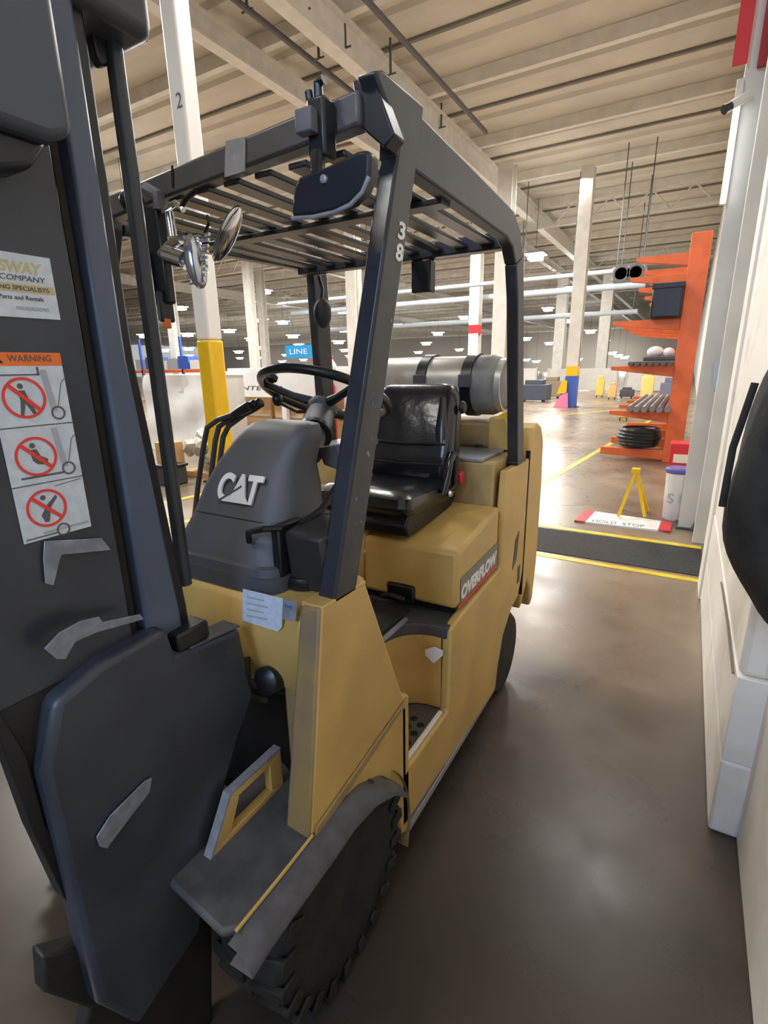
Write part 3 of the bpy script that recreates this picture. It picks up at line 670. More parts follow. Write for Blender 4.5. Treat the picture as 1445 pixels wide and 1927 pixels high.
# fender shelf and its worn down-turned lip
top = [(-.86, .50), (-.84, .475), (-.645, .455), (-.618, .48), (-.618, .70), (-.66, .80), (-.86, .86)]
bd(MB().prism([(x, y, .545) for x, y in top], (0, 0, .022)), 'fender_top', mat('fender_grey', (.10, .10, .10), .6, var=.35, scale=14, bump=.1), .008, 'grey worn fender top')
lip_o, lip_i = [], []
for (y, z) in ((.452, .548), (.50, .558), (.60, .560), (.70, .560), (.80, .565), (.90, .545), (1.0, .49), (1.07, .42)):
    lip_o.append((y, z)); lip_i.append((y+.0, z-.035))
g = MB(); rows = []
rows.append([Vector((XS-.004, y, z+.006)) for y, z in lip_o]); rows.append([Vector((XS+.030, y, z)) for y, z in lip_o]); rows.append([Vector((XS+.055, y-.003, z-.022)) for y, z in lip_o]); rows.append([Vector((XS+.058, y-.003, z-.034)) for y, z in lip_o]); rows.append([Vector((XS+.0, y-.005, z-.036)) for y, z in lip_o])
bd(g.grid(rows), 'fender_lip', worn, smooth=True, label='grey worn fender lip')
bd(MB().tube([(XS+.0, .47, .568), (XS+.002, .60, .570), (XS+.002, .705, .572)], .004, 6), 'fender_edge', yel, smooth=True)
# rubber mud guard behind the wheel
rows = [[Vector((x, .80+.375*math.cos(a), .20+.375*math.sin(a))) for a in [math.radians(t) for t in range(-18, 48, 6)]] for x in (XS+.01, XS-.18)]
bd(MB().grid(rows), 'wheel_guard', yelt, smooth=True)
# yellow bracket with a window on the fender
bp = lambda y, z: Vector((-.80, y, z))
m = MB()
for q in ([(.557, .566), (.625, .675), (.648, .657), (.612, .582)], [(.625, .675), (.79, .675), (.748, .657), (.648, .657)], [(.79, .675), (.79, .566), (.748, .582), (.748, .657)], [(.557, .566), (.612, .582), (.748, .582), (.79, .566)]):
    m.prism([bp(*p) for p in q], (.022, 0, 0))
bd(m, 'lift_bracket', yel, .002, 'yellow bracket with a window opening')
bd(MB().prism([bp(.557, .566), bp(.625, .675), bp(.79, .675), bp(.79, .682), bp(.621, .682), bp(.549, .566)], (.022, 0, 0)), 'bracket_edge', tape)

# ---- cowl below the dashboard
cowl = [(.80, .86), (.775, 1.0), (.80, 1.085), (.90, 1.09), (1.05, 1.075), (1.05, .72), (.92, .72)]
bd(MB().prism(yz(cowl, XS-.05), (-1.0, 0, 0)), 'cowl', yel, .02, 'yellow cowl plate under the dashboard')
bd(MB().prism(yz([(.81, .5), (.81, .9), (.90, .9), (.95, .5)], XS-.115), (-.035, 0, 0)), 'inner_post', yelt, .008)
bd(MB().box((XL+.1, .93, .3), (XS-.12, 1.1, .9)), 'firewall', black)
bd(MB().tube([(-.86, .78, .92), (-.84, .76, .87), (-.80, .80, .84), (-.78, .86, .80)], .012, 8).tube([(-.89, .78, .90), (-.86, .75, .84), (-.82, .80, .80)], .010, 8), 'hose', rubber, smooth=True)
bd(MB().lathe([(.035, 0), (.035, .05), (.02, .06)], (-.79, .82, .87), (0, -1, .2), 16), 'hose_fitting', black, smooth=True)
# data plate and small sticker
def on_cowl(px, py): return onY(px, py, .779)
q = [on_cowl(*p) for p in ((458, 1108), (533, 1126), (531, 1180), (524, 1188), (457, 1167))]
dp = bd(MB().prism(q, (0, -.002, 0)), 'data_plate', paper, label='crumpled pale data plate')
for k in range(4):
    s = .18+.2*k; a = q[0].lerp(q[4], s); b = q[1].lerp(q[2], s)
    MB().prism([a.lerp(b, .12)+Vector((0, -.0025, 0)), a.lerp(b, .55+.1*(k % 2))+Vector((0, -.0025, 0)), a.lerp(b, .55+.1*(k % 2))+Vector((0, -.0025, -.004)), a.lerp(b, .12)+Vector((0, -.0025, -.004))], (0, -.0005, 0)).build('print_line', lgrey, dp)
q = [on_cowl(*p) for p in ((534, 1127), (560, 1133), (557, 1170), (533, 1165))]
sk = bd(MB().prism(q, (0, -.0015, 0)), 'sticker', tape)
text_part('lettering', 'FIW', navy, q[3].lerp(q[0], .62)+Vector((.006, -.002, 0)), (1, 0, 0), (0, 0, 1), .008, sk, width=.022)

# ---- dashboard cover with the logo
def rring(cx, cy, z, wx, dy, r, n=7, tilt=0):
    out = []
    for (sx, sy, a0) in ((1, 1, 0), (-1, 1, PI/2), (-1, -1, PI), (1, -1, 1.5*PI)):
        for i in range(n):
            a = a0+PI/2*i/(n-1)
            x = cx+sx*(wx-r)+r*math.cos(a); y_ = cy+sy*(dy-r)+r*math.sin(a)
            out.append(Vector((x, y_, z+tilt*(y_-cy))))
    return out
CX = -.965
cv = [(1.085, .925, .175, .105, .05, 0), (1.10, .925, .19, .12, .055, 0), (1.145, .93, .19, .12, .06, 0), (1.15, .933, .182, .114, .06, 0), (1.19, .95, .178, .115, .07, 0), (1.235, .975, .168, .108, .07, 0), (1.30, 1.0, .155, .095, .06, 0), (1.36, 1.02, .135, .075, .05, .003),
      (1.42, 1.035, .118, .060, .04, .034), (1.445, 1.045, .110, .05, .035, .042), (1.460, 1.055, .098, .038, .03, .046), (1.466, 1.06, .07, .02, .015, .046)]
dc = bd(MB().loft([rring(CX+o, cy, z, wx, dy, r, tilt=0) for z, cy, wx, dy, r, o in cv]), 'dash_cover', cover, smooth=True, label='dark grey dashboard cover with white raised letters')
MB().loft([rring(CX, .925, 1.085, .194, .124, .055), rring(CX, .925, 1.125, .195, .126, .055)]).build('base_skirt', cover, dc, smooth=True)
MB().tube(rring(CX, .977, 1.240, .1665, .1055, .07), .0022, 5, close=True).build('shell_seam', black, dc)
# logo: front face runs from (1.235, y=.88) to (1.36, y=.965)
u = Vector((0, .045, .085)).normalized(); rgt = Vector((1, 0, 0)); o0 = Vector((CX-.060, .886, 1.275))
text_part('logo_letter', 'C', logom, o0, rgt, u, .076, dc, width=.050, ext=.004, bold=.035)
text_part('logo_letter', 'A', logom, o0+rgt*.046, rgt, u, .076, dc, width=.060, ext=.004, bold=.035)
text_part('logo_letter', 'T', logom, o0+rgt*.096, rgt, u, .076, dc, width=.050, ext=.004, bold=.035)
nn = rgt.cross(u)
MB().prism([o0+rgt*.038+nn*.003, o0+rgt*.118+nn*.003, o0+rgt*.082+u*.042+nn*.003], nn*.002).build('logo_wedge', logom, dc)
MB().prism([o0+rgt*.005-u*.004+nn*.0045, o0+rgt*.080+u*.046+nn*.0045, o0+rgt*.083+u*.042+nn*.0045, o0+rgt*.012-u*.006+nn*.0045], nn*.001).build('logo_cut', cover, dc)
# pedal / switch box right of the cover
bd(MB().box((-.775, .86, 1.095), (-.66, .99, 1.245), Matrix.Rotation(.12, 3, 'X')), 'switch_box', mat('switch_black', (.025, .024, .022), .5), .012)
bd(MB().box((-.80, .84, 1.09), (-.775, .93, 1.25)), 'brake_plate', black, .004)
bd(MB().tube([(-.86, .83, 1.205), (-.845, .815, 1.235), (-.80, .82, 1.248), (-.775, .85, 1.245)], .008, 8), 'brake_lever', black, smooth=True)
bd(MB().lathe([(.045, 0), (.05, .015), (.045, .03)], (-.755, .90, 1.09), (0, 0, 1), 20), 'switch_foot', black, smooth=True)
bd(MB().lathe([(.02, 0), (.033, .03), (.038, .07), (.036, .075)], (-.80, 1.2, 1.19), (0, -.1, 1), 20), 'cup_holder', cover, smooth=True)
bd(MB().prism([(-.84, 1.17, 1.262), (-.765, 1.17, 1.262), (-.75, 1.21, 1.30), (-.78, 1.24, 1.31)], (0, .012, .003)), 'side_flap', tape, .004)
bd(MB().tube([(-.775, 1.22, 1.30), (-.777, 1.22, 1.38), (-.762, 1.22, 1.40), (-.735, 1.22, 1.40)], .010, 8), 'grab_loop', black, smooth=True)
bd(MB().tube([(-.78, 1.18, 1.42), (-.762, 1.1, 1.33), (-.755, .98, 1.26), (-.76, .9, 1.24)], .009, 8), 'cable', black, smooth=True)

# ---- control levers
for i, (pts) in enumerate((((361, 1018), (372, 920), (383, 840), (390, 805), (410, 790), (440, 780), (462, 768)), ((392, 950), (399, 880), (405, 830), (412, 803), (430, 790), (452, 778), (474, 764)), ((409, 905), (415, 860), (420, 822), (430, 802), (452, 786), (484, 762)))):
    Y = 1.10+.02*i
    P = [onY(x, y, Y+.012*j) for j, (x, y) in enumerate(pts)]
    lv = bd(MB().tube(P, .0085, 10), 'control_lever', mat('lever_black', (.04, .04, .042), .35) if i == 0 else bpy.data.materials['lever_black'], smooth=True)
    e = P[-1]; d = (P[-1]-P[-2]).normalized()
    MB().tube([e-d*.05, e-d*.02, e+d*.015, e+d*.02], [.010, .014, .016, .010], 12).build('knob', black, lv, smooth=True)

# ---- steering column and wheel
wc = Vector((-1.01, 1.36, 1.515)); ax = Vector((0, .42, .9)).normalized()
R_ = .205; u1 = Vector((1, 0, 0)); v1 = ax.cross(u1)
sw = bd(MB().tube([wc+u1*R_*math.cos(2*PI*i/48)+v1*R_*math.sin(2*PI*i/48) for i in range(48)], .0145, 12, close=True), 'steering_wheel', black, smooth=True, label='black steering wheel with a spinner knob')
hb = wc-ax*.035
for a in (PI*.5, PI*1.15, PI*1.85):
    e = wc+u1*R_*math.cos(a)+v1*R_*math.sin(a)
    MB().tube([hb, hb.lerp(e, .5)-ax*.005, e], [.02, .013, .012], 8).build('spoke', black, sw, smooth=True)
MB().lathe([(.05, -.02), (.05, .0), (.035, .02), (.01, .024)], hb, ax, 24).build('hub', greyd, sw, smooth=True)
e = wc+u1*R_*math.cos(PI*1.08)+v1*R_*math.sin(PI*1.08)
MB().lathe([(.008, 0), (.008, .02), (.022, .03), (.024, .045), (.012, .058)], e, ax, 16).build('spinner_knob', black, sw, smooth=True)
cb = Vector((-.90, 1.12, 1.37)); 
bd(MB().tube([cb, cb.lerp(hb, .35), cb.lerp(hb, .36), hb-ax*.02], [.040, .036, .050, .042], 20), 'steering_column', cover, smooth=True)
bd(MB().tube([cb.lerp(hb, .34), cb.lerp(hb, .40)], .054, 20), 'column_collar', black, smooth=True)
bd(MB().prism([(-.86, 1.11, 1.39), (-.80, 1.12, 1.40), (-.785, 1.12, 1.37), (-.80, 1.12, 1.33), (-.85, 1.12, 1.34)], (0, .04, .0)), 'column_bracket', worn, .006)
bd(MB().tube([onY(597, 775, 1.3), onY(560, 775, 1.3), onY(530, 760, 1.3)], .006, 8), 'direction_lever', black, smooth=True)
bd(MB().ell(onY(522, 752, 1.32), (.018, .018, .022)), 'direction_knob', black, smooth=True)

# ---- seat
SX = -1.035
back = []
for (z, y, wx, dy) in ((1.12, 1.98, .20, .04), (1.16, 1.985, .215, .065), (1.24, 2.0, .22, .075), (1.32, 2.025, .215, .07), (1.42, 2.06, .205, .06), (1.48, 2.085, .19, .05), (1.515, 2.10, .165, .035), (1.525, 2.105, .12, .015)):
    back.append(rring(SX, y, z, wx, dy, min(dy, .05)*.9))
bk = bd(MB().loft(back), 'backrest', vinyl, smooth=True, label='shiny black vinyl backrest')
for (z, y) in ((1.285, 1.935), (1.20, 1.918)):
    MB().tube([(SX-.19, y+.012, z), (SX-.1, y-.008, z+.004), (SX, y-.012, z), (SX+.1, y-.008, z+.004), (SX+.19, y+.012, z)], .006, 6).build('seam', black, bk, smooth=True)
for s in (-1, 1):
    MB().tube([(SX+s*.17, 1.955, 1.20), (SX+s*.165, 1.975, 1.34), (SX+s*.15, 2.015, 1.47)], [.022, .03, .014], 10).build('side_bolster', vinyl, bk, smooth=True)
MB().lathe([(.022, 0), (.028, .008), (.022, .02)], (SX+.215, 2.05, 1.43), (1, 0, 0), 16).build('tilt_knob', black, bk, smooth=True)
cu = []
for (z, y, wx, dy) in ((1.045, 1.80, .19, .20), (1.06, 1.79, .21, .215), (1.09, 1.78, .215, .225), (1.125, 1.78, .21, .22), (1.145, 1.79, .18, .20), (1.15, 1.80, .10, .14)):
    cu.append(rring(SX, y, z, wx, dy, .06, tilt=-.05))
bd(MB().loft(cu), 'seat_cushion', vinyl, smooth=True)
bd(MB().prism(yz([(1.60, .985), (1.58, 1.03), (1.62, 1.085), (2.0, 1.09), (2.06, 1.05), (2.0, 1.0)], SX+.20), (-.40, 0, 0)), 'seat_pan', black, .008)
for s in (1, -1):
    bd(MB().tube([(SX+s*.225, 1.86, 1.10), (SX+s*.235, 1.88, 1.17), (SX+s*.235, 1.90, 1.225), (SX+s*.235, 1.93, 1.25), (SX+s*.23, 1.965, 1.24), (SX+s*.225, 1.985, 1.17), (SX+s*.22, 1.99, 1.09)], .015, 10), 'hip_bar', vinyl, smooth=True)
bd(MB().box((SX+.215, 1.99, 1.115), (SX+.25, 2.025, 1.165), Matrix.Rotation(.3, 3, 'X')), 'belt_buckle', redm, .005, 'red belt buckle')
bd(MB().tube([(SX+.235, 2.02, 1.14), (SX+.225, 1.95, 1.10), (SX+.20, 1.88, 1.09)], .008, 8), 'belt_stalk', black, smooth=True)
bd(MB().lathe([(.012, 0), (.016, .01), (.012, .02)], (SX+.215, 1.93, 1.085), (1, 0, 0), 12), 'hinge_bolt', chrome, smooth=True)

# ---- overhead guard
def bar(a, b, wx, wy, name, m=guardm, bev=.006, label=None):
    """box section leg between two points with x/y half widths"""
    a, b = Vector(a), Vector(b); o = [Vector((sx*wx, sy*wy, 0)) for sx, sy in ((-1, -1), (1, -1), (1, 1), (-1, 1))]
    return bd(MB().loft([[a+q for q in o], [b+q for q in o]]), name, m, bev, label)
# right side frame: leaning front pillar, top rail and rear pillar as one bent plate frame
side = [(.79, 1.10), (1.075, 2.175), (1.13, 2.165), (2.05, 2.125), (2.14, 2.06), (2.22, 1.90), (2.37, 1.17), (2.28, 1.17), (2.13, 1.84), (2.04, 1.98), (1.95, 2.02), (1.25, 2.075), (1.225, 2.03), (.955, 1.10)]
def side_frame(x0, x1, m=guardm):
    q = [onX(x, y, XS) for x, y in ((628, 1141), (753, 262), (706, 132), (722, 130), (800, 200), (788, 292), (671, 1113))]
    front = MB().prism([Vector((x0, v.y, v.z)) for v in q], (x1-x0, 0, 0))
    bd(front, 'front_pillar', m, .007, 'leaning black front pillar with chipped paint' if x0 > -1 else None)
    bd(MB().prism([Vector((x0-.0015, y, z)) for y, z in ((1.14, 2.045), (1.15, 2.171), (2.03, 2.13), (2.11, 2.09), (2.17, 2.0), (2.08, 1.965), (2.03, 2.015), (1.96, 2.035))], (x1-x0+.001, 0, 0)), 'top_rail', m, .006)
    bd(MB().prism([Vector((x0, y, z)) for y, z in ((2.08, 1.965), (2.17, 2.0), (2.20, 1.88), (2.345, 1.175), (2.245, 1.175), (2.12, 1.85))], (x1-x0, 0, 0)), 'rear_pillar', m, .006)
side_frame(XS, XS-.048)
def lp_(name, pts): bd(MB().prism([Vector((XL+.048, y, z)) for y, z in pts], (-.048, 0, 0)), name, guardm, .006)
lp_('front_pillar', [(.785, 1.10), (1.045, 2.03), (1.09, 2.11), (1.20, 2.11), (1.18, 2.0), (.925, 1.10)])
lp_('top_rail', [(1.19, 2.03), (1.20, 2.115), (2.28, 2.13), (2.32, 2.06)])
lp_('rear_pillar', [(2.20, 2.05), (2.32, 2.06), (2.345, 1.175), (2.24, 1.175)])
bd(MB().box((XS-.09, 2.235, 1.165), (XS+.004, 2.37, 1.182)), 'pillar_foot', black, .004)
# front beam, rear beam, cross bar
bd(MB().prism([onY(x, y, 1.075) for x, y in ((662, 152), (700, 138), (742, 252), (722, 278), (676, 238))], (0, .05, 0)), 'corner_gusset', black, .004)
fb = bd(MB().prism([(XS-.046, 1.06, 2.090), (XS-.046, 1.06, 2.155), (XL+.03, 1.06, 2.088), (XL+.03, 1.06, 2.028)], (0, .05, 0)), 'front_beam', mat('beam_grey', (.085, .083, .085), .4, var=.2, scale=12), .008, 'grey front beam of the guard')
MB().prism([onY(x, y, 1.059) for x, y in ((426, 266), (463, 258), (462, 322), (424, 334))], (0, -.003, 0)).build('tape_patch', tape, fb)
MB().prism([onY(x, y, 1.059) for x, y in ((323, 312), (326, 311), (327, 352), (324, 353))], (0, -.002, 0)).build('weld_mark', black, fb)
bd(MB().box((XL+.03, 2.10, 2.03), (XS-.04, 2.16, 2.09)), 'rear_beam', guardm, .006)
bd(MB().box((XL+.03, 1.45, 2.03), (XS-.03, 1.51, 2.045)), 'cross_bar', guardm, .003)
for k in range(9):
    x = -.745-.107*k
    bd(MB().box((x-.027, 1.08, 2.048), (x+.027, 2.12, 2.062)), 'guard_slat', guardm, .003)
lb = bd(MB().box((XL+.049, 1.72, 2.055), (XL+.053, 1.98, 2.115)), 'roof_label', worn); MB().box((XL+.0535, 1.73, 2.09), (XL+.055, 1.97, 2.112)).build('orange_strip', orl, lb)
bd(MB().box((-1.08, 2.10, 1.90), (-.99, 2.16, 2.03)), 'rear_lamp_box', black, .008)
# number scratched/painted on the pillar
text_part('number', '8', logom, (XS+.0008, 1.126, 1.835), (0, 1, .0), (0, .27, 1), .04, T, width=.032, ext=.0008, bold=.03)
text_part('number', '3', logom, (XS+.0008, 1.138, 1.882), (0, 1, .0), (0, .27, 1), .04, T, width=.032, ext=.0008, bold=.03)
ch = MB()
random.seed(11)
for k in range(16):
    z = random.uniform(1.15, 1.7); y0 = .86+(z-1.1)*.27+random.uniform(.01, .08); s = random.uniform(.002, .006)
    ch.prism([Vector((XS+.0003, y0, z)), Vector((XS+.0003, y0+s, z+s*.7)), Vector((XS+.0003, y0+s*.6, z+s*1.8)), Vector((XS+.0003, y0-s*.3, z+s)) ], (.0005, 0, 0))
tag(bd(ch, 'paint_chips', chipglintm), kind='stuff')

# work lamp / mirror at the front right corner
bk1 = bd(MB().box((-.765, 1.01, 2.03), (-.72, 1.055, 2.14)), 'mirror_bracket', black, .006)
MB().tube([(-.745, 1.03, 2.14), (-.745, 1.03, 2.168), (-.73, 1.03, 2.172)], .010, 8).tube([(-.765, 1.03, 2.13), (-.77, 1.03, 2.16)], .009, 8).build('bolt', black, bk1, smooth=True)
MB().box((-.778, .985, 2.07), (-.735, 1.012, 2.115)).build('lamp_cap', greyd, bk1, bev=.004)
MB().tube([(-.745, 1.02, 2.04), (-.735, 1.0, 2.005), (-.725, .985, 1.98)], .016, 10).build('swivel_arm', black, bk1, smooth=True)
mp = [onY(x, y, .955) for x, y in ((553, 350), (562, 332), (600, 318), (640, 300), (672, 283), (690, 280), (697, 292), (695, 330), (682, 360), (660, 382), (630, 396), (590, 405), (548, 408), (549, 380))]
md = bd(MB().prism(mp, (0, .035, 0)), 'mirror_shell', mat('mirror_black', (.018, .020, .026), .3), .010, 'black half-round mirror shell')
rim_ = [onY(x, y, .950) for x, y in ((694, 332), (681, 362), (659, 385), (629, 399), (590, 408), (549, 411))]
MB().tube(rim_, .004, 8).build('rim', tape, md, smooth=True)
MB().lathe([(.008, 0), (.008, .006), (.004, .008)], onY(611, 338, .955), (0, -1, 0), 12).build('screw', tape, md)

# lamp cluster at the front left
LY = 1.02
def at(x, y, Y=LY): return onY(x, y, Y)
lc = bd(MB().box(tuple(at(285, 575)), tuple(at(312, 385, 1.05))), 'lamp_stem', black, .008)
bd(MB().box(tuple(at(262, 575, .99)), tuple(at(288, 470, 1.03))), 'tail_lamp', mat('lamp_case', (.03, .035, .04), .4), .015)
bd(MB().box(tuple(at(298, 606, 1.0)), tuple(at(325, 548, 1.05))), 'side_box', black, .008)
bd(MB().box(tuple(at(308, 618, 1.01)), tuple(at(322, 600, 1.03))), 'side_marker', orl, .003)
bd(MB().ell(at(248, 378), (.035, .03, .03)), 'horn', black, smooth=True)
bd(MB().tube([at(275, 355), at(298, 368), at(300, 395)], .016, 8), 'hook_arm', greyd, smooth=True)
bd(MB().tube([at(318, 400), at(325, 446)], .0125, 16), 'chrome_canister', chrome, smooth=True)
bd(MB().tube([at(308, 398), at(330, 382), at(345, 395)], .008, 8), 'canister_bail', chrome, smooth=True)
bd(MB().tube([at(316, 478), at(350, 490)], .0235, 20), 'chrome_barrel', chrome, smooth=True)
bd(MB().tube([at(303, 480), at(318, 462), at(340, 450)], .012, 8), 'barrel_yoke', chrome, smooth=True)
bd(MB().tube([at(338, 396), at(352, 372), at(368, 360)], .007, 8).tube([at(350, 440), at(384, 442), at(393, 420), at(390, 405)], .004, 8), 'lamp_cable', black, smooth=True)
c0, c1 = at(372, 440), at(368, 545)
m = MB().ell(at(369, 492), (.026, .03, .068), Matrix.Rotation(-.12, 3, 'Y'), 20, 14)
for k in range(9): m.tube([at(346+k*1.5, 446+k*11), at(394-k*1.0, 440+k*11)], .0042, 6)
bd(m, 'ribbed_lens', glass, smooth=True, label='ribbed glass lens')
dsh = bd(MB().ell(at(428, 443), (.074, .03, .009), Matrix.Rotation(-.86, 3, 'Y'), 28, 12), 'reflector_dish', chrome, smooth=True, label='thin polished reflector dish')
MB().ell(at(422, 440)+Vector((0, .008, 0)), (.076, .028, .007), Matrix.Rotation(-.86, 3, 'Y'), 28, 12).build('dish_back', black, dsh, smooth=True)
bd(MB().lathe([(.028, -.02), (.048, -.005), (.05, .01), (.03, .028)], onY(607, 583, 2.2), (0, -1, .1), 24), 'reverse_alarm', greyd, smooth=True)
bd(MB().ell(onY(607, 590, 2.18), (.045, .04, .07)), 'alarm_shell', mat('alarm_black', (.03, .03, .03), .6), smooth=True)
bd(MB().tube([onY(600, 520, 2.2), onY(607, 545, 2.2), onY(605, 562, 2.2)], .008, 8), 'alarm_wire', black, smooth=True)

# ---- wheels
def wheel(cx, cy, r, wd, lugs, side=1):
    tyre = bd(MB().lathe([(r*.62, 0), (r*.93, .004), (r, .02), (r, wd-.02), (r*.93, wd-.004), (r*.62, wd)], (cx, cy, r), (1, 0, 0), 48), 'tyre', rubber, smooth=True)
    bd(MB().lathe([(r*.2, wd*.3), (r*.5, wd*.3), (r*.6, wd*.05), (r*.625, .002), (r*.625, wd-.002), (r*.6, wd-.03), (r*.45, wd*.62), (r*.2, wd*.6)], (cx, cy, r), (1, 0, 0), 32), 'rim', mat('rim_paint', (.30, .19, .06), .6, var=.4, scale=20), smooth=True)
    bd(MB().lathe([(r*.2, wd*.55), (r*.18, wd*.8), (r*.05, wd*.82)], (cx, cy, r), (1, 0, 0), 20), 'hub', black, smooth=True)
    for k in range(6):
        a = PI/3*k; bd(MB().lathe([(.009, 0), (.009, .02)], (cx+wd*.6, cy+r*.33*math.cos(a), r+r*.33*math.sin(a)), (1, 0, 0), 6), 'wheel_nut', black)
    if lugs:
        for k in range(lugs):
            a = 2*PI*k/lugs
            mt = Matrix.Translation((cx+wd/2, cy, r)) @ Matrix.Rotation(-a, 4, 'X')
            for s in (1, -1):
                vs = [(s*wd*.06, -.012, r-.004), (s*wd*.06, .018, r-.004), (s*wd*.505, .052, r-.012), (s*wd*.505, .012, r-.012)]
                hi = [(x, y_, z+.018) for x, y_, z in vs]; lo = [(s*wd*.515, .052, r-.06), (s*wd*.515, .014, r-.06)]
                m = MB()
                m.prism([mt @ Vector(p) for p in vs], mt.to_3x3() @ Vector((0, 0, .016)))
                m.prism([mt @ Vector(p) for p in ((s*wd*.495, .014, r+.004), (s*wd*.495, .052, r+.004), (s*wd*.495, .045, r-.05), (s*wd*.495, .018, r-.05))], mt.to_3x3() @ Vector((s*.008, 0, 0)))
                m.build('tread_block', rubber, tyre, bev=.003, bseg=1)
    return tyre
wheel(-.815, .83, .272, .205, 22); wheel(-1.73, .83, .272, .205, 22)
wheel(-.78, 2.26, .205, .15, 0); wheel(-1.70, 2.26, .205, .15, 0)
bd(MB().tube([(-1.68, .80, .26), (-.68, .80, .26)], .07, 16), 'front_axle', black, smooth=True)
bd(MB().tube([(-1.62, 2.26, .2), (-.76, 2.26, .2)], .05, 16), 'rear_axle', black, smooth=True)
bd(MB().box((XL+.2, 1.0, .14), (XS-.21, 2.4, .62)), 'chassis', black, .02)
bd(MB().box((XS-.2, 2.05, .42), (XS-.04, 2.44, .62)), 'inner_arch', black)

# ---- mast
MX = -.85
def mpx(pts, X=MX): return [onX(x, y, X) for x, y in pts]
def plate(name, pts, X, th, m=dark, bev=.004, label=None): return bd(MB().prism([Vector((X, y, z)) for y, z in pts], (-th, 0, 0)), name, m, bev, label)
# channel and rails
ch1 = MB().prism([(MX, .534, 1.0), (MX, .534, 2.55), (MX, .574, 2.55), (MX, .576, 1.62), (MX, .612, 1.12), (MX, .615, 1.0)], (-.05, 0, 0)); bd(ch1, 'outer_channel', mat('channel_blue_sheen', (.085, .11, .17), .3, var=.2, scale=5), .006, 'dark mast channel with a painted blue sheen')  # cool reflection painted into the channel's bluer colour
bd(MB().prism([(MX-.012, .570, 1.0), (MX-.012, .570, 2.5), (MX-.012, .597, 2.5), (MX-.012, .598, 1.62), (MX-.012, .638, 1.12), (MX-.012, .640, 1.0)], (-.048, 0, 0)), 'channel_flange', black, .004)
bd(MB().box((MX-.06, .505, .95), (MX-.03, .54, 2.5)), 'channel_web', black)
bd(MB().tube([(MX-.022, .518, 1.0), (MX-.022, .521, 1.7), (MX-.022, .518, 2.4)], .008, 8), 'lift_chain', rubber, smooth=True)
plate('label_plate', [(.16, 1.10), (.16, 2.6), (.505, 2.6), (.505, 1.10)], MX, .03, dark, .004, 'flat dark mast plate that carries the warning labels')
# closer upper carriage box
bd(MB().prism([Vector((MX+.085, y, z)) for y, z in ((.10, 1.895), (.46, 1.895), (.492, 1.91), (.492, 2.6), (.10, 2.6))], (-.085, 0, 0)), 'upper_carriage_box', mat('mast_paint_lit', (.062, .072, .098), .36, var=.15, scale=6), .012)  # mast paint lightened and blued: stronger cool light up here is in the colour
bd(MB().prism([Vector((MX+.06, y, z)) for y, z in ((.12, 1.84), (.38, 1.84), (.44, 1.86), (.47, 1.90), (.12, 1.90))], (-.06, 0, 0)), 'carriage_underside', black, .01)
# crosshead at the top
p = [onX(x, y, -.93) for x, y in ((118, -60), (118, 2), (275, 50), (282, 42), (285, -60))]
z0 = 2.16
xh = [onX(x, y, -.90) for x, y in ((105, -40), (115, 0), (170, 12), (232, 25), (262, 30), (272, 22), (270, -10), (268, -60))]
bd(MB().box((-1.5, .515, 2.122), (-.835, .705, 2.42)), 'crosshead', mat('crosshead_paint', (.05, .05, .06), .4), .02)
bd(MB().box((-.96, .735, 2.17), (-.92, .765, 2.40)), 'crosshead_ear', mat('ear_paint', (.07, .06, .06), .4), .01)
bd(MB().prism([onX(x, y, -.90) for x, y in ((160, 20), (200, 35), (208, 100), (205, 124), (192, 124), (182, 104), (172, 60))], (-.02, 0, 0)), 'chain_anchor', black, .004)
a, b = onX(222, 45, -.90), onX(322, 985, -.90)
tb = Vector(((a.x+b.x)/2, (a.y+b.y)/2, 0))
bd(MB().tube([(tb.x, tb.y, 1.15), (tb.x, tb.y, 2.3)], .0145, 16), 'round_mast_bar', dark, smooth=True, label='slim round mast bar')
bd(MB().tube([(-1.30, tb.y, 1.0), (-1.30, tb.y, 2.3)], .03, 16), 'lift_cylinder', dark, smooth=True)
bd(MB().box((-1.52, .5, .9), (-1.47, .63, 2.5)), 'left_channel', dark, .006)
# lower carriage / tilt bracket plates
lowp = [(.16, .40), (.16, 1.10), (.40, 1.145), (.53, 1.11), (.56, 1.06), (.77, 1.03), (.80, .93), (.82, .82), (.74, .74), (.66, .66), (.60, .50), (.53, .36), (.40, .30)]
plate('lower_bracket', [(.30, .98), (.34, 1.09), (.42, 1.115), (.555, 1.12), (.565, 1.055), (.735, 1.035), (.745, .93), (.76, .84), (.70, .76), (.64, .66), (.575, .53), (.53, .36), (.36, .30), (.30, .45)], MX+.035, .06, dark, .014, 'heavy dark lower bracket plate')
bd(MB().prism([(MX+.034, .60, 1.049), (MX+.034, .735, 1.036), (MX-.02, .735, 1.036), (MX-.02, .60, 1.049)], (0, 0, .004)), 'bare_top_edge', worn, .001)
bd(MB().prism([(MX+.03, .575, 1.05), (MX+.03, .655, 1.05), (MX-.03, .655, 1.05), (MX-.03, .575, 1.05)], (0, 0, .04)), 'channel_shoe', black, .006)
lp = ((-60, 1230), (280, 1200), (330, 1600), (400, 1700), (400, 1990), (150, 1990), (170, 1900), (85, 1870), (80, 1800), (190, 1765), (120, 1690), (60, 1560), (0, 1390), (-60, 1290))
bd(MB().prism([onX(x, y, MX-.004) for x, y in lp], (-.04, 0, 0)), 'lower_plate', mat('dusty_dark', (.022, .022, .020), .55, var=.4, scale=12), .006)
lp = ((-20, 1330), (0, 1340), (50, 1420), (85, 1550), (150, 1660), (225, 1745), (190, 1765), (120, 1690), (60, 1560), (0, 1395), (-20, 1350))
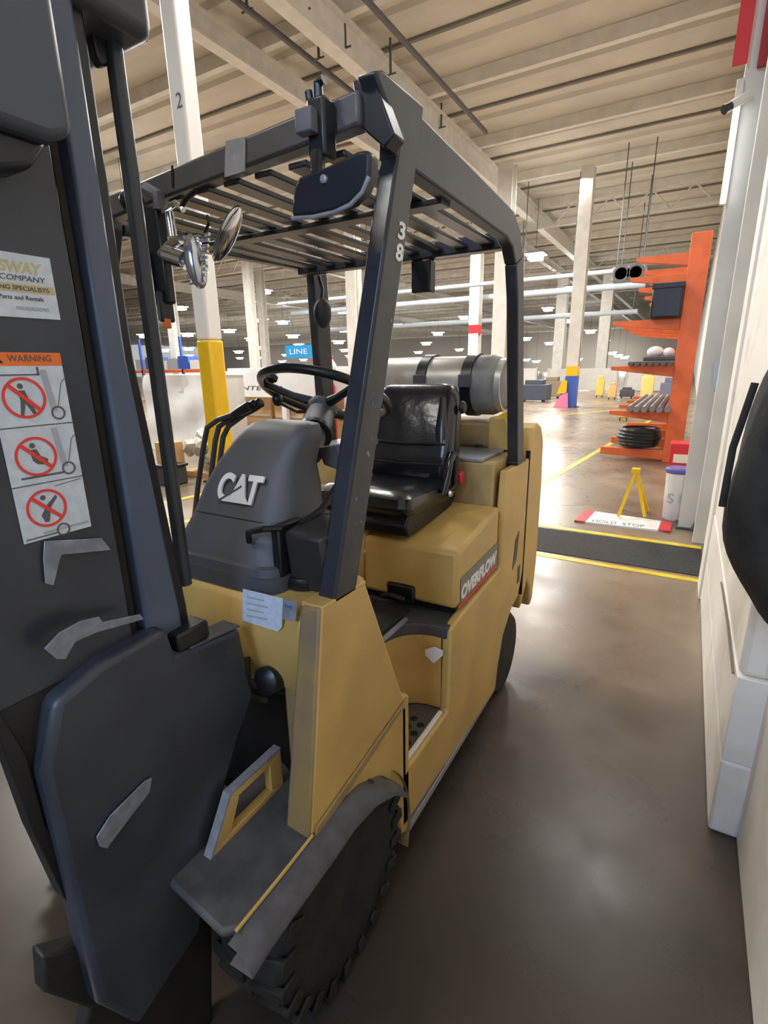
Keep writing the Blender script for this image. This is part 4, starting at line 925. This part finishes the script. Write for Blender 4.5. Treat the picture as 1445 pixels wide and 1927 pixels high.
bd(MB().prism([onX(x, y, MX+.006) for x, y in lp], (-.012, 0, 0)), 'plate_edge', black, .002)
bd(MB().box((-1.5, .48, .35), (MX-.05, .60, .55)), 'lower_crossbar', black, .01)
# glossy highlights along the bracket plates, painted as thin pale patches
def glint(pts, X, lab=None):
    bd(MB().prism([onX(x, y, X) for x, y in pts], (.003, 0, 0)), 'edge_glint', chipglintm, .0012)
glint(((82, 1018), (190, 1012), (208, 1035), (115, 1044), (112, 1050), (100, 1102), (84, 1098), (80, 1050)), MX+.004)
glint(((82, 1220), (110, 1190), (150, 1168), (185, 1160), (192, 1170), (262, 1155), (270, 1165), (180, 1190), (140, 1208), (122, 1240), (105, 1240)), MX+.038)
glint(((180, 1575), (205, 1535), (270, 1470), (285, 1462), (280, 1490), (215, 1575), (200, 1596), (186, 1592)), MX+.038)

# load backrest in front of the mast
for k in range(7): bd(MB().box((-1.55+.1*k, .20, 1.1), (-1.52+.1*k, .23, 2.4)), 'backrest_bar', black)
bd(MB().box((-1.56, .19, 2.35), (-.90, .24, 2.42)), 'backrest_frame', black, .004); bd(MB().box((-1.56, .19, 1.0), (-.90, .24, 1.18)), 'fork_carriage', black, .004)

# ---- labels on the mast plate
LX = MX+.0012
rt, up_ = Vector((0, 1, 0)), Vector((0, 0, 1))
def lbl(y0, y1, z0, z1, m, par, name='label', off=0, label=None):
    return MB().box((LX+off, y0, z0), (LX+off+.0006, y1, z1)).build(name, m, par, label=label)
y1 = onX(170, 985, MX).y; y0 = y1-.105; zt = onX(100, 664, MX).z; zo = onX(112, 688, MX).z; zb = onX(170, 990, MX).z
wl = lbl(y0, y1, zb, zo, paper, T, 'warning_label', label='white warning label with three crossed-out pictures')
lbl(y0, y1, zo, zt, orl, wl, 'orange_header', .0003)
text_part('lettering', 'WARNING', greyd, (LX+.0009, y0+.03, zo+.006), rt, up_, (zt-zo)*.5, wl, width=.06)
MB().prism([Vector((LX+.0009, y0+.006, zo+.004)), Vector((LX+.0009, y0+.024, zo+.004)), Vector((LX+.0009, y0+.015, zt-.003))], (.0005, 0, 0)).build('triangle', black, wl)
H3 = (zo-zb)/3
def ring_part(cy, cz, r, w_, m, name):
    mb = MB(); n = 28
    for i in range(n):
        a, b = 2*PI*i/n, 2*PI*(i+1)/n
        mb.prism([Vector((LX+.0012, cy+q*math.cos(t), cz+q*math.sin(t))) for q, t in ((r-w_, a), (r, a), (r, b), (r-w_, b))], (.0004, 0, 0))
    mb.build(name, m, wl)
for i in range(3):
    zc = zo-H3*(i+.5)
    if i: lbl(y0, y1, zo-H3*i-.0008, zo-H3*i+.0008, greyd, wl, 'divider', .0005)
    cy = y0+.042; r = .030; cz = zc+(-.002 if i < 2 else .004)
    ring_part(cy, cz, r, .004, redl, 'red_ring')
    MB().prism([Vector((LX+.0014, cy-.022, cz+.018)), Vector((LX+.0014, cy-.018, cz+.022)), Vector((LX+.0014, cy+.022, cz-.018)), Vector((LX+.0014, cy+.018, cz-.022))], (.0003, 0, 0)).build('red_slash', redl, wl)
    m = MB(); X_ = LX+.0008
    V = lambda a, b: Vector((X_, cy+a, cz+b))
    m.lathe([(.0042, 0), (.0042, .0003)], V(-.003, .017), (1, 0, 0), 10)
    if i == 0: m.prism([V(-.008, .011), V(.002, .011), (V(.006, -.002)), V(.014, -.026), V(.010, -.028), V(.0, -.008), V(-.006, -.028), V(-.010, -.028), V(-.006, -.004)], (.0003, 0, 0))
    elif i == 1: m.prism([V(-.008, .011), V(.002, .011), V(.006, .0), V(.016, -.006), V(.014, -.014), V(.0, -.012), V(-.006, -.006)], (.0003, 0, 0))
    else: m.prism([V(-.010, -.010), V(.002, .006), V(.016, .018), V(.018, .014), V(.006, .0), V(.0, -.022), V(-.006, -.022)], (.0003, 0, 0))
    m.build('figure', greyd, wl)
    w2 = MB()
    if i < 2: w2.prism([Vector((X_, y0+.070, zc+.038)), Vector((X_, y0+.079, zc+.038)), Vector((X_, y0+.086, zc-.024)), Vector((X_, y0+.077, zc-.024))], (.0003, 0, 0)); w2.build('mast_drawing', lgrey, wl)
    else: w2.box((X_, y0+.03, zc-.036), (X_+.0003, y1-.004, zc-.032)).build('mast_drawing', lgrey, wl)
    wy, wz = (y0+.086, zc-.027) if i < 2 else (y0+.06, zc-.036)
    ring_part(wy, wz, .0105, .0025, greyd, 'wheel_drawing')
    f = MB()
    if i == 0: f.box((X_, y0+.014, zc+.030), (X_+.0003, y0+.068, zc+.032)).box((X_, y0+.066, zc+.030), (X_+.0003, y0+.069, zc+.042))
    elif i == 1: f.box((X_, y0+.015, zc-.034), (X_+.0003, y0+.078, zc-.031))
    else: f.box((X_, y0+.004, zc-.040), (X_+.0003, y0+.05, zc-.038))
    f.build('fork_drawing', greyd, wl)
    f = MB().tube([Vector((X_, y0+.088, zc-.016)), Vector((X_, y0+.098, zc+.018)), Vector((X_, y1-.001, zc+.024))], .0006, 5) if i < 2 else MB().tube([Vector((X_, y0+.06, zc+.036)), Vector((X_, y1-.003, zc+.04))], .0006, 5)
    f.build('truck_drawing', greyd, wl)
# dealer label above
ya = onX(90, 490, MX).y; yb = onX(110, 600, MX).y; z1 = onX(88, 486, MX).z; z2 = onX(108, 602, MX).z
yr = (ya+yb)/2+.002; yl = yr-.13
dl = lbl(yl, yr, z2, z1, paper, T, 'dealer_label', label='pale dealer label above the warning label')
hh = z1-z2
text_part('lettering', 'CROSSWAY', goldl, (LX+.0008, yl+.008, z1-hh*.30), rt, up_, hh*.18, dl, width=.108, bold=.03, shear=.2)
text_part('lettering', 'LIFT COMPANY', greyd, (LX+.0008, yl+.03, z1-hh*.42), rt, up_, hh*.085, dl, width=.088, shear=.2)
lbl(yl+.002, yr-.002, z1-hh*.60, z1-hh*.47, goldl, dl, 'gold_band', .0004)
text_part('lettering', 'HANDLING SPECIALISTS', greyd, (LX+.0012, yl+.02, z1-hh*.57), rt, up_, hh*.07, dl, width=.10)
text_part('lettering', 'Sales, Parts and Rentals', greyd, (LX+.0008, yl+.03, z1-hh*.73), rt, up_, hh*.08, dl, width=.08)
text_part('lettering', '0000000000', lgrey, (LX+.0008, yl+.07, z1-hh*.88), rt, up_, hh*.06, dl, width=.045)
